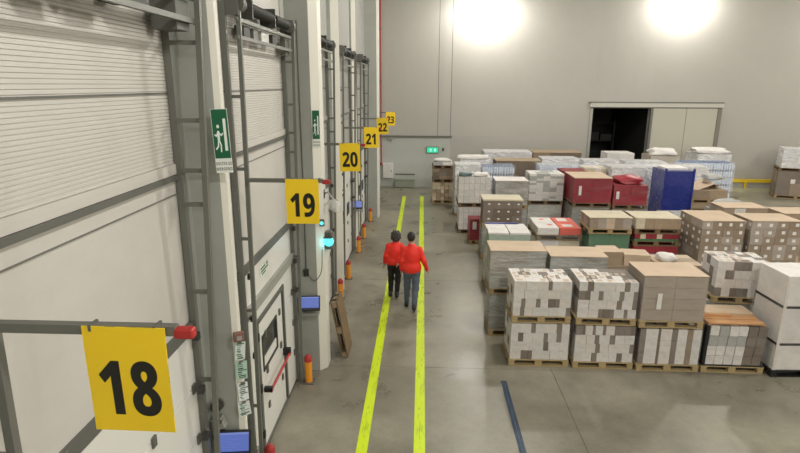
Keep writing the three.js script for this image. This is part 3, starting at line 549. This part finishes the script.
{
  const g = load('large crimson wrapped load with tan lid and pale label', 5.12, -18.5, 1.28, 1.4, 1.062); pallet(g, 1.28, 1.4, M.woodDark, false);
  cartons(g, { w: 1.25, d: 1.36, y0: PH, y1: .97, nx: 2, ny: 2, nz: 2, seed: 4, mats: [M.crimson, M.crimsonB] }); wrap(g, 1.25, PH, .97, 1.36, F.red, 66, .02, 0); mesh('lid', rboxg(1.27, .03, 1.38, .006), M.tan, g, 0, .985, 0); lim('label', -.47, -.38, .4, .72, .70, .703, M.label, g);
  const h = load('crimson wrapped load with a crumpled red film top beside the blue load', 6.45, -18.5, 1.15, 1.1, 1.008); pallet(h, 1.15, 1.1, M.woodDark, false);
  cartons(h, { w: 1.12, d: 1.06, y0: PH, y1: .80, nx: 2, ny: 2, nz: 2, seed: 5, mats: [M.crimsonB, M.crimson] }); wrap(h, 1.12, PH, .80, 1.06, F.red, 67, .03); lim('label', -.48, -.38, .34, .60, .552, .556, M.label, h);
  const c = clutter('film_bundle', 'crumpled red film on top of the right crimson load', 'plastic', 7.05, 1.83, -19.1, .8, .30, .7, M.crimson, 12);
  plainLoad('lower load beneath the right crimson load', 6.46, -18.5, 1.12, 1.1, 0, .995, 238, [M.taupe, M.gcard], F.grey, {});
  plainLoad('narrow dark red load behind the left corner of the large crimson load', 5.06, -20.0, .9, .8, 0, 2.06, 239, [M.crimsonB], F.red, { nx: 2, ny: 4 });
}
{
  const g = load('tall load wrapped in deep blue film', 8.42, -19.3, 1.04, 1.1, 0); pallet(g, 1.04, 1.1, M.woodDark, false);
  cartons(g, { w: .98, d: 1.04, y0: PH, y1: 2.18, nx: 2, ny: 3, nz: 1, seed: 4, mats: [M.blueFilm] });
  mesh('stretch_wrap', filmBox(1.02, 2.06, 1.08, 88, .02), new THREE.MeshPhysicalMaterial({ color: lin(.012, .024, .21), roughness: .25, bumpMap: filmBump, bumpScale: .02, clearcoat: .6, clearcoatRoughness: .15, side: THREE.DoubleSide }), g, 0, PH + 1.03, 0);
  for (const x of [-.48, .48]) lim('corner_post', x - .03, x + .03, PH, 2.28, .50, .56, M.blueFilm, g); lim('white_top_bag', -.4, .36, 2.20, 2.27, -.4, .3, M.wcard, g);
}
{
  const g = load('pallets and open brown cardboard stacked beside the blue load', 9.72, -19.9, 1.3, 1.1, 0); pallet(g, 1.3, 1.1, M.wood, false);
  cartons(g, { w: 1.25, d: 1.05, y0: PH, y1: .62, nx: 3, ny: 2, nz: 2, seed: 5, mats: [M.kraft, M.umber] }); pallet(g, 1.3, 1.1, M.wood, false, .62); lim('board', -.64, .64, .76, .95, -.54, .54, M.kraft, g); pallet(g, 1.3, 1.1, M.wood, false, .95);
  cartons(g, { w: 1.26, d: 1.05, y0: 1.085, y1: 1.42, nx: 2, ny: 1, nz: 2, seed: 6, mats: [M.kraft, M.kraftB] });
  for (const [x, z, w, d2, t, ry] of [[-.2, .1, .8, .6, .25, .3], [.25, -.1, .6, .7, -.3, -.2]]) { const f = mesh('cardboard_flap', boxg(w, .012, d2), M.tan, g, x, 1.55, z); f.rotation.set(t * .6, ry, t); }
  clutter('plastic_sheet', 'grey crumpled plastic on the cardboard beside the blue load', 'plastic', 10.72, 1.725, -20.6, .55, .25, .6, M.gcard, 15); clutter('plastic_sheet', 'white crumpled film on the floor load before the cardboard pallets', 'plastic', 9.75, 1.232, -17.65, .8, .4, .5, M.gcard, 16);
  plainLoad('low grey wrapped load in front of the cardboard pallets', 9.3, -17.25, 1.2, .85, 0, 1.22, 240, [M.gcard, M.umber], F.milky, {});
  plainLoad('low wrapped load between the crimson load and the labelled stacks', 7.3, -16.2, 1.15, .85, 0, 1.30, 251, [M.gcard, M.taupe], F.milky, {});
}
plainLoad('white film-covered load behind the right crimson load', 7.05, -20.6, 1.3, 1.0, 0, 2.12, 241, [M.wcardB, M.wcard], F.white, { nx: 2, ny: 5, nz: 2, amp: .02 });
plainLoad('pale cream carton load behind the large crimson load', 6.15, -21.0, .85, .9, 0, 2.02, 252, [M.wcardC, M.cream], F.clear, { nx: 4, ny: 5, nz: 2 });
plainLoad('white film-covered load right behind the blue load', 8.5, -21.3, 1.3, 1.0, 0, 2.05, 242, [M.wcardB, M.wcard], F.white, { nx: 2, ny: 4, nz: 2, amp: .02 });
plainLoad('white film-covered load behind the cardboard pallets', 9.9, -21.8, 1.3, 1.0, 0, 1.98, 243, [M.wcardB, M.wcard], F.white, { nx: 2, ny: 4, nz: 2, amp: .02 });
// --- bottles: packs of blue-capped bottles under film
const bottleG = (() => { const b = [], c = []; for (let i = 0; i < 4; i++) for (let k = 0; k < 4; k++) { const g = new THREE.LatheGeometry([[.001, 0], [.045, .0], [.047, .02], [.047, .19], [.018, .25], [.018, .27]].map(p => new THREE.Vector2(...p)), 8); g.translate(-.15 + i * .1, 0, -.15 + k * .1); b.push(g); const q = new THREE.CylinderGeometry(.02, .02, .03, 8); q.translate(-.15 + i * .1, .285, -.15 + k * .1); c.push(q); } return [mergeGeometries(b), mergeGeometries(c)]; })();
const bottleMat = std(.62, .68, .78, .3);
function bottleLoad(label, x0, zf, nx, nz, h, seed, turn = 0) {
  const w = nx * .42 + .03, d = nz * .42 + .03, g = load(label, x0, zf, w, d, 0, turn, 'bottle loads'); pallet(g, w, d, M.wood, false);
  const ny = Math.floor((h - PH) / .305), y0 = h - ny * .305; lim('inner_stack', -w / 2 + .06, w / 2 - .06, y0 + .01, h - .33, -d / 2 + .06, d / 2 - .43, M.wcardB, g); if (y0 > PH + .01) lim('base_tray', -w / 2 + .02, w / 2 - .02, PH, y0 - .002, -d / 2 + .02, d / 2 - .02, M.gcard, g);
  for (let j = 0; j < ny; j++) for (let i = 0; i < nx; i++) for (let k = 0; k < nz; k++) { if (j < ny - 2 && k > 0) continue; const p = mesh('bottle_pack', bottleG[0], bottleMat, g, -w / 2 + .225 + i * .42, y0 + j * .305, d / 2 - .225 - k * .42); mesh('bottle_caps', bottleG[1], j % 2 ? M.blueCap : M.label, p); }
  wrap(g, w - .02, y0, h, d - .02, F.haze, seed, .015, .003); return g;
}
bottleLoad('blue-capped bottle packs behind the clutter-topped white cartons', 2.36, -21.6, 3, 2, 1.98, 401);
bottleLoad('blue and white bottle packs left, behind the fine-ribbed paper load', 4.75, -22.4, 3, 2, 1.93, 402);
bottleLoad('blue and white bottle packs right, behind the crimson loads', 6.10, -22.4, 3, 2, 1.88, 403);
bottleLoad('shrink-wrapped bottle packs behind the cardboard pallets', 10.75, -23.1, 5, 2, 2.0, 404);
// --- back rows
plainLoad('white film-covered load far left behind the square white cartons', 1.30, -21.4, 1.0, .9, 0, 2.06, 411, [M.wcard, M.wcardB], F.white, { nx: 2, ny: 4, nz: 2, amp: .02 });
plainLoad('low pale wrapped load at the far left beside the brown sack stack', 1.62, -23.6, 1.3, .9, 0, 1.96, 412, [M.wcard], F.white, { nx: 2, ny: 4, amp: .03 });
plainLoad('wide dark brown box load with light brown top in the back rows', 3.15, -23.6, 1.95, 1.1, 0, 1.93, 413, [M.umber, M.umber, M.kraftB], null, { nx: 2, ny: 3, topMat: M.kraft });
plainLoad('white-topped wide load against the rear wall, left end', 2.85, -25.5, 2.2, 1.2, 0, 2.08, 414, [M.wcard, M.wcardB], F.white, { nx: 3, ny: 4, nz: 2, amp: .01 });
plainLoad('wide brown box load against the rear wall next to the white-topped one', 5.10, -25.5, 2.2, 1.2, 0, 2.08, 415, [M.kraftB, M.umber], null, { nx: 3, ny: 4, nz: 2, topMat: M.kraft });
plainLoad('white sheet-covered load before the wide brown rear load', 5.20, -24.1, 1.6, .95, 0, 1.98, 416, [M.wcard, M.wcardB], F.white, { nx: 2, ny: 4, nz: 2, amp: .03 });
plainLoad('white cartons before the dark doorway, left of centre', 6.95, -23.9, 1.5, 1.0, 0, 1.92, 417, [M.wcard, M.wcardC], F.white, { nx: 3, ny: 5, nz: 2, amp: .02 });
plainLoad('single tall white load in front of the dark doorway', 8.5, -25.7, 1.25, 1.0, 0, 2.05, 418, [M.wcard, M.wcardB], F.clear, { nx: 2, ny: 4, nz: 2 });
plainLoad('white load right of the dark doorway centre in the back rows', 8.65, -23.6, 1.7, 1.0, 0, 1.92, 419, [M.wcard, M.wcardB], F.white, { nx: 3, ny: 5, nz: 2, amp: .02 });
plainLoad('white wrapped load on brown cartons below the sliding door panels', 10.2, -25.0, 1.3, 1.1, 0, 2.02, 420, [M.tan, M.wcardC], F.milky, { nx: 2, ny: 4, nz: 2 });
plainLoad('broad flat white sheets topping the rightmost back load', 12.45, -25.4, 1.5, 1.2, 0, 2.06, 421, [M.wcard, M.wcardB], F.white, { nx: 2, ny: 4, nz: 2, amp: .03 });
clutter('plastic_sheet', 'white plastic roll on the far left pale wrapped load', 'plastic', 2.2, 1.97, -24.0, 1.2, .22, .5, M.wcard, 21);
clutter('plastic_sheet', 'white covering heaped on the load below the sliding door panels', 'plastic', 10.85, 2.03, -25.5, 1.0, .40, .8, M.wcard, 22);
clutter('plastic_sheet', 'white film heap on the rightmost back load', 'plastic', 13.2, 2.07, -26.0, 1.4, .30, .8, M.wcard, 23);
// far-left stack of three tiers
{
  const a = load('tan cartons at the bottom of the far-left three-tier stack', .46, -23.85, .92, .8, 0); pallet(a, .92, .8, M.wood, false); cartons(a, { w: .88, d: .76, y0: PH, y1: .93, nx: 5, ny: 5, nz: 2, seed: 7, mats: [M.cream, M.tan, M.kraft], gap: .014 });
  const b = load('dark brown cartons in the middle of the far-left three-tier stack', .46, -23.85, .9, .8, .935); pallet(b, .9, .8, M.woodDark, false); cartons(b, { w: .88, d: .76, y0: PH, y1: .60, nx: 3, ny: 3, nz: 2, seed: 8, mats: [M.umber, M.taupe, M.kraftB] });
  const c = load('white wrapped goods topping the far-left three-tier stack', .46, -23.85, .9, .8, 1.54); pallet(c, .9, .8, M.woodDark, false); cartons(c, { w: .84, d: .74, y0: PH, y1: .27, nx: 2, ny: 1, nz: 1, seed: 9, mats: [M.gcard, M.wcard] });
  clutter('plastic_sheet', 'crumpled white film heap on top of the far-left three-tier stack', 'plastic', .9, 1.812, -24.25, .65, .16, .5, M.wcard, 31);
}
// right-hand lone stack
{
  const g = load('brown cartons with a pale label, lower part of the lone right stack', 16.62, -25.7, 1.7, 1.1, 0, -.35); pallet(g, 1.7, 1.1, M.wood, false);
  cartons(g, { w: 1.66, d: 1.06, y0: PH, y1: 1.26, nx: 3, ny: 2, nz: 4, seed: 5, mats: [M.umber, M.kraftB, M.umber] }); wrap(g, 1.66, PH, 1.26, 1.06, F.clear, 93, .02); lim('label', -.3, -.12, .7, .9, .545, .548, M.label, g);
  const h = load('white film-wrapped cartons on top of the lone right stack', 16.62, -25.7, 1.7, 1.1, 1.275, -.35); pallet(h, 1.66, 1.06, M.woodDark, false);
  cartons(h, { w: 1.5, d: .98, y0: PH, y1: 1.02, nx: 3, ny: 2, nz: 2, seed: 6, mats: [M.wcardB, M.wcardC] }); wrap(h, 1.5, PH, 1.02, .98, F.white, 94, .03);
}
clutter('plastic_sheet', 'white plastic bag on the low load beside the big grey-brown box', 'plastic', 5.36, 1.37, -11.7, .34, .2, .32, M.wcard, 41);

// ---------------------------------------------------------------- leaning pallet beside the column
{
  const g = thing('wooden_pallet', 'dirty wooden pallet standing on edge against the column behind sign 19', 'pallet', -1.62, 0, -9.62);
  const t = new THREE.Group(); t.name = 'deck'; g.add(t); t.rotation.z = -.0;
  const L = 1.12, ang = .16; // leans towards the wall
  for (const [n, x, y, z, a, b, c] of palletPieces(L, .58)) { // length up, thickness along x, width along z
    const m = mesh(n, boxg(b, a, c), n === 'pallet_block' ? M.kraftB : M.woodDark, t), lx = y, ly = L / 2 + x;
    m.position.set(lx * Math.cos(ang) - ly * Math.sin(ang) + .13, ly * Math.cos(ang) + lx * Math.sin(ang) + .002, z); m.rotation.z = ang;
  }
  g.position.set(-1.615, 0, -9.80);
}

// ---------------------------------------------------------------- rear wall fittings
{
  const ex = thing('exit_light', 'lit green exit sign box on the rear wall', 'exit sign', .52, 1.74, ZB);
  mesh('case', rboxg(.62, .32, .08, .015, 2), M.galv, ex, 0, .16, .045);
  const em = canvasTex(128, 64, (c, W, H) => { c.fillStyle = '#35d9a0'; c.fillRect(0, 0, W, H); c.fillStyle = '#b9fff0'; c.fillRect(82, 14, 22, 36); c.beginPath(); c.arc(44, 17, 6, 0, 7); c.fill(); c.lineWidth = 8; c.strokeStyle = '#b9fff0'; c.beginPath(); c.moveTo(44, 24); c.lineTo(42, 38); c.lineTo(52, 52); c.moveTo(42, 38); c.lineTo(30, 50); c.moveTo(28, 28); c.lineTo(44, 26); c.lineTo(60, 34); c.stroke(); });
  mesh('lit_face', boxg(.56, .26, .006), new THREE.MeshStandardMaterial({ color: 0x06281c, emissive: 0xffffff, emissiveMap: em, emissiveIntensity: 1.0, roughness: .4 }), ex, 0, .16, .088);
  const l = new THREE.RectAreaLight(lin(.2, .9, .55), 1.2, .56, .26); l.position.set(0, .16, .094); l.rotation.y = Math.PI; ex.add(l);
  const cab = thing('wall_cabinet', 'white wall cabinet in the rear corner beside the red pipe', 'cabinet', -1.72, .47, ZB); mesh('body', rboxg(.5, .76, .2, .01, 2), M.wcardB, cab, 0, .38, .105); lim('door_leaf', -.23, .23, .03, .73, .205, .213, M.wcard, cab); lim('latch', .17, .2, .33, .42, .213, .225, M.galvDark, cab);
  const be = thing('bench', 'grey low bench with rail under the rear wall ledge', 'bench', -.85, 0, ZB + .01); lim('seat', -.5, .5, .40, .44, .0, .35, std(.30, .33, .27, .6), be); lim('back_rail', -.5, .5, .63, .68, .0, .04, M.galv, be); lim('front_panel', -.5, .5, .03, .40, .28, .30, std(.33, .36, .29, .6), be); for (const x of [-.45, .45]) lim('leg', x - .025, x + .025, 0, .40, .06, .11, M.galv, be);
  const rp = thing('red_pipe', 'thin red pipe running up the rear left corner', 'pipe', -2.04, 0, ZB + .2); cyl('riser', .035, 9.2, M.redpipe, rp, 0, 5.75, 0, 'y', 10); cyl('valve', .06, .12, M.red, rp, 0, 1.2, 0, 'y', 12); for (const y of [2.8, 5.2, 7.6]) lim('pipe_clip', -.05, .05, y, y + .05, -.135, .04, M.galv, rp);
  const cam = thing('wall_fitting', 'small grey bracket under the ledge in the rear corner', 'bracket', -1.55, 2.2, ZB); lim('stem', -.02, .02, .1, .28, 0, .1, M.galvLight, cam); mesh('head', rboxg(.26, .1, .12, .02, 2), M.galvLight, cam, -.06, .26, .12);
  const th = thing('wall_switch', 'small dark switch right of the green exit light', 'switch', 1.05, 1.84, ZB); lim('plate', -.05, .05, 0, .16, 0, .02, M.galv, th); lim('rocker', -.03, .03, .03, .13, .02, .035, M.dark, th);
  // yellow guard rail
  const gr = thing('guard_rail', 'yellow guard rail low along the rear wall at the right', 'guard rail', 16.5, 0, ZB + .14); lim('beam', -2.6, 3.5, .44, .60, .0, .06, M.yellow, gr); for (let i = 0; i < 4; i++) lim('post', -2.4 + i * 1.9, -2.3 + i * 1.9, 0, .56, -.07, 0, M.yellow, gr); lim('kerb', -2.6, 3.5, 0, .14, .0, .05, std(.50, .48, .30, .7), gr);
}
{ // sliding door
  const d = structure(new THREE.Group(), 'cream sliding door panels partly open before a dark room', 'door'); d.name = 'door_7';
  const cream = std(.50, .48, .40, .5);
  lim('door_panel', 11.16, 12.73, .02, 4.0, ZB + .03, ZB + .11, cream, d); lim('door_panel', 12.75, 14.20, .02, 4.0, ZB + .03, ZB + .11, cream, d);
  lim('rail_cover', 8.13, 14.42, 4.05, 4.24, ZB, ZB + .2, std(.56, .55, .48, .5), d); lim('rail_shadow_gap', 8.2, 14.4, 4.0, 4.05, ZB, ZB + .12, M.galvDark, d); lim('rail_edge', 8.08, 14.42, 4.24, 4.30, ZB, ZB + .22, M.galv, d);
  lim('frame_post', 8.16, 8.29, .0, 4.0, ZB, ZB + .06, M.galvLight, d); lim('frame_post', 11.03, 11.15, .02, 4.0, ZB + .0, ZB + .14, M.galv, d); lim('frame_post', 14.21, 14.40, .02, 4.0, ZB, ZB + .14, std(.22, .19, .16, .6), d);
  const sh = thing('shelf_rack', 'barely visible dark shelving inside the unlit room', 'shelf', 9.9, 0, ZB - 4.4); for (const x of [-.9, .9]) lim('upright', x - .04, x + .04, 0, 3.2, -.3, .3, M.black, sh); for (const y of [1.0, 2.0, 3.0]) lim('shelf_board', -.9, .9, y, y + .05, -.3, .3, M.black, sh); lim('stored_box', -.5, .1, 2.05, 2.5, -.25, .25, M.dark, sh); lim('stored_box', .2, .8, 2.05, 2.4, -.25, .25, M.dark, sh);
}

// ---------------------------------------------------------------- high-bay lamps
{
  const glow = new THREE.MeshStandardMaterial({ color: 0xffffff, emissive: LAMP_COLOR, emissiveIntensity: 6, roughness: .4 });
  const reflG = new THREE.LatheGeometry([[.02, .262], [.16, .26], [.24, .20], [.34, .06], [.36, .03], [.355, .03], [.335, .058], [.235, .192], [.158, .25], [.02, .252]].map(p => new THREE.Vector2(...p)), 24);
  let k = 0; const where = ['nearest the rear wall', 'over the far stacks', 'over the middle stacks', 'over the viewer', 'behind the viewer'], col = ['above the aisle side', 'above the sliding door side', 'above the right side'];
  LAMP_XS.forEach((x, i) => LAMP_ZS.forEach((z, j) => {
    const o = thing('high_bay_lamp', `hanging high-bay lamp ${col[i]}, ${where[j]}`, 'lamp', x, LAMP_Y + (i === 1 && j === 0 ? .24 : 0), z - (i === 1 && j === 0 ? .42 : 0), 0, 'high-bay lamps');
    mesh('globe', new THREE.SphereGeometry(.21, 20, 14), glow, o, 0, 0, 0); mesh('reflector', reflG, M.galvLight, o); cyl('ballast', .11, .2, M.galvLight, o, 0, .36, 0, 'y', 16); cyl('suspension_rod', .012, YC - o.position.y - .48, M.galv, o, 0, .46 + (YC - o.position.y - .48) / 2, 0);
    const l = new THREE.PointLight(LAMP_COLOR, LAMP_CD, 0, 2); l.castShadow = true; l.shadow.radius = 9; o.add(l); k++;
  }));
}

// ---------------------------------------------------------------- people
function smin(a, b, k) { const h = Math.max(k - Math.abs(a - b), 0) / k; return Math.min(a, b) - h * h * k * .25; }
function capsule(p, a, b, ra, rb) { const bx = b[0] - a[0], by = b[1] - a[1], bz = b[2] - a[2], px = p[0] - a[0], py = p[1] - a[1], pz = p[2] - a[2]; let t = (px * bx + py * by + pz * bz) / (bx * bx + by * by + bz * bz + 1e-9); t = Math.max(0, Math.min(1, t)); return Math.hypot(px - bx * t, py - by * t, pz - bz * t) - (ra + (rb - ra) * t); }
function ell(p, c, r) { const x = (p[0] - c[0]) / r[0], y = (p[1] - c[1]) / r[1], z = (p[2] - c[2]) / r[2], l = Math.hypot(x, y, z); return (l - 1) * Math.min(...r); }
function sdfGeo(fn, lo, hi, cell) {
  const size = Math.max(hi[0] - lo[0], hi[1] - lo[1], hi[2] - lo[2]), res = Math.max(12, Math.ceil(size / cell) + 4), mc = new MarchingCubes(res, new THREE.MeshBasicMaterial(), false, false, 200000), c = [0, 1, 2].map(i => (lo[i] + hi[i]) / 2), half = size / 2 * (1 + 4 / res);
  for (let z = 0; z < res; z++) for (let y = 0; y < res; y++) for (let x = 0; x < res; x++) { const q = [x, y, z].map((v, i) => c[i] + (v - res / 2) / (res / 2) * half); mc.field[z * res * res + y * res + x] = (q[0] < lo[0] - .03 || q[0] > hi[0] + .03 || q[2] < lo[2] - .03 || q[2] > hi[2] + .03) ? -1 : -fn(q); }
  mc.isolation = 0; mc.update(); const n = mc.count, pos = new Float32Array(n * 3); for (let i = 0; i < n; i++) for (let k = 0; k < 3; k++) pos[i * 3 + k] = mc.positionArray[i * 3 + k] * half + c[k];
  let g = new THREE.BufferGeometry(); g.setAttribute('position', new THREE.BufferAttribute(pos, 3)); g = mergeVertices(g, 1e-4); g.computeVertexNormals(); return g;
}
function person(label, o) {
  const g = thing('person', label, 'person', o.x, 0, o.z, o.turn || 0, 'walking pair'), J = o.j, s = o.s;
  const limb = (list, grow, k = .04) => p => list.reduce((d, [a, b, ra, rb]) => smin(d, capsule(p, J[a] || a, J[b] || b, ra * s + grow, rb * s + grow), k), 9);
  const torso = (p, grow) => smin(ell(p, [J.chest[0], J.chest[1], J.chest[2]], [o.sh * .84 + grow, .27 * s, .125 * s + grow]), ell(p, J.pelvis, [.165 * s + grow, .16 * s, .115 * s + grow]), .12);
  const armB = [['shL', 'elL', .052, .040], ['elL', 'wrL', .040, .028], ['shR', 'elR', .052, .040], ['elR', 'wrR', .040, .028]], legB = [['hipL', 'knL', .085, .056], ['knL', 'anL', .056, .038], ['hipR', 'knR', .085, .056], ['knR', 'anR', .056, .038]];
  const neck = [['neck', 'head', .055, .05]];
  const head = p => { const h = J.head; let d = ell(p, h, [.078 * s, .115 * s, .095 * s]); d = smin(d, capsule(p, [h[0], h[1] - .01, h[2] - .088 * s], [h[0], h[1] - .035, h[2] - .105 * s], .012, .016), .02); for (const e of [-1, 1]) d = smin(d, ell(p, [h[0] + e * .078 * s, h[1], h[2] + .005], [.012, .03, .02]), .012); return d; };
  const hand = (w, el, side) => p => { const d0 = [w[0] - el[0], w[1] - el[1], w[2] - el[2]], L = Math.hypot(...d0), u = d0.map(v => v / L), P = (t, sd, f = 0) => [w[0] + u[0] * t + f * side, w[1] + u[1] * t, w[2] + u[2] * t + sd]; let d = smin(capsule(p, w, P(.05, -.018), .024, .024), capsule(p, w, P(.05, .018), .024, .024), .02); for (let i = 0; i < 4; i++) { const q = -.03 + i * .02, l = [.05, .062, .066, .055][i]; d = smin(d, capsule(p, P(.06, q), P(.06 + l * .55, q, -.004), .0095, .009), .008); d = smin(d, capsule(p, P(.06 + l * .55, q, -.004), P(.06 + l, q * .9, -.022), .009, .0075), .006); } d = smin(d, capsule(p, P(.02, -.03), P(.065, -.058, -.012), .012, .009), .012); return d; };
  // continuous body
  const bodyFn = p => { let d = limb([...armB, ...legB], -.006)(p); d = smin(d, torso(p, -.012), .06); d = smin(d, limb(neck, 0)(p), .03); d = smin(d, head(p), .02); return d; };
  const parts = [sdfGeo(bodyFn, [-.5, .06, -.5], [.5, 1.9, .5], .014)];
  for (const [w, e, sd] of [[J.wrL, J.elL, 1], [J.wrR, J.elR, -1]]) parts.push(sdfGeo(hand(w, e, sd), w.map(v => v - .16), w.map(v => v + .16), .005));
  const body = mesh('body', mergeGeometries(parts), M.skin, g);
  const eyeG = new THREE.SphereGeometry(.011, 8, 6); for (const e of [-1, 1]) mesh('eye', eyeG, M.black, body, J.head[0] + e * .03, J.head[1] + .01, J.head[2] - .084 * s);
  const lip = mesh('mouth', boxg(.045, .008, .01), std(.35, .12, .1, .5), body, J.head[0], J.head[1] - .06, J.head[2] - .078 * s);
  // jacket
  const cuts = { jacket: p => { let d = limb(armB, .016, .03)(p); d = smin(d, torso(p, .022), .05); d = smin(d, capsule(p, [J.pelvis[0] - .065, J.pelvis[1] + .04, J.pelvis[2]], [J.pelvis[0] + .065, J.pelvis[1] + .04, J.pelvis[2]], .13 * s, .13 * s), .06); d = smin(d, capsule(p, [J.neck[0], J.neck[1] - .02, J.neck[2]], [J.neck[0], J.neck[1] + .06, J.neck[2]], .085 * s, .074 * s), .03); d += .0025 * Math.sin(p[1] * 40 + p[0] * 9) * Math.sin(p[0] * 15 + p[2] * 11); const wl = Math.min(Math.hypot(p[0] - J.wrL[0], p[1] - J.wrL[1], p[2] - J.wrL[2]), Math.hypot(p[0] - J.wrR[0], p[1] - J.wrR[1], p[2] - J.wrR[2])); return Math.max(d, o.hem - p[1], p[1] - J.neck[1] - .07, .015 - wl); },
    trousers: p => { let d = limb(legB, .018, .035)(p); d = smin(d, ell(p, J.pelvis, [.175 * s, .15 * s, .125 * s]), .07); d += .004 * Math.sin(p[1] * 38 + p[0] * 20); return Math.max(d, p[1] - o.hem - .08, Math.min(J.anL[1], J.anR[1]) - .045 - p[1]); } };
  mesh('jacket', sdfGeo(cuts.jacket, [-.5, .7, -.45], [.5, 1.7, .45], .014), M.jacket, g);
  mesh('trousers', sdfGeo(cuts.trousers, [-.4, .02, -.5], [.4, 1.1, .5], .014), o.trousers, g);
  for (const [a, pitch] of [[J.anL, o.pL], [J.anR, o.pR]]) { const sh = p => { const c = Math.cos(pitch), q = Math.sin(pitch), y = p[1], z = p[2], l = [p[0], y * c - z * q, y * q + z * c]; let d = smin(capsule(l, [0, -.035, .05], [0, -.045, -.14], .042, .036), capsule(l, [0, .02, .03], [0, -.02, .03], .045, .045), .04); return Math.max(d, -.083 - l[1]); }; const m = mesh('shoe', sdfGeo(sh, [-.1, -.2, -.25], [.1, .2, .25], .010), M.shoe, g, ...a); }
  const hair = p => { const h = J.head; let d = ell(p, [h[0], h[1] + .025, h[2] + .02], o.hair); d -= o.frizz * (.5 * Math.sin(p[0] * 52) * Math.sin(p[1] * 47 + 1) * Math.sin(p[2] * 50 + 2) + .3 * Math.sin(p[0] * 97 + p[1] * 31) * Math.sin(p[1] * 89 + p[2] * 40)); return Math.max(d, -(p[2] - h[2] + .05 + (p[1] - h[1]) * .9), -(p[1] - h[1] + o.hairLow)); };
  mesh('hair', sdfGeo(hair, [J.head[0] - .2, J.head[1] - .25, J.head[2] - .2], [J.head[0] + .2, J.head[1] + .22, J.head[2] + .22], .008), o.hairMat, g);
  return g;
}
// man: walking away, right foot trailing with heel up
person('person in a red jacket and grey-blue jeans walking on the right', {
  x: -.20, z: -11.98, s: 1.04, sh: .20, hem: .90, trousers: M.jeans, seed: 3, frizz: .008, hair: [.09, .12, .105], hairLow: .07, hairMat: M.hairDark, pL: 0, pR: .55,
  j: { head: [-.02, 1.70, -.05], neck: [-.01, 1.50, -.02], chest: [0, 1.27, 0], pelvis: [0, .97, .01], shL: [-.175, 1.44, 0], elL: [-.235, 1.17, .03], wrL: [-.235, .93, -.05], shR: [.175, 1.44, 0], elR: [.275, 1.18, .05], wrR: [.345, .96, -.02],
    hipL: [-.095, .93, 0], knL: [-.105, .50, -.12], anL: [-.115, .083, -.14], hipR: [.095, .93, .01], knR: [.09, .50, .06], anR: [.065, .145, .26] } });
person('person in a red jacket and black trousers walking on the left', {
  x: -.62, z: -12.72, s: .94, sh: .18, hem: .84, trousers: M.blackCloth, seed: 8, frizz: .035, hair: [.12, .14, .125], hairLow: .17, hairMat: std(.05, .046, .04, .7), pL: 0, pR: .2,
  j: { head: [.02, 1.51, -.03], neck: [.02, 1.34, -.01], chest: [0, 1.15, 0], pelvis: [0, .88, .01], shL: [-.155, 1.30, 0], elL: [-.225, 1.05, .03], wrL: [-.26, .83, -.04], shR: [.155, 1.30, 0], elR: [.22, 1.06, .08], wrR: [.10, .92, .17],
    hipL: [-.09, .84, 0], knL: [-.10, .45, -.05], anL: [-.11, .078, -.02], hipR: [.09, .84, .01], knR: [.07, .45, .02], anR: [.05, .10, .10] } });

renderer.render(scene, camera);
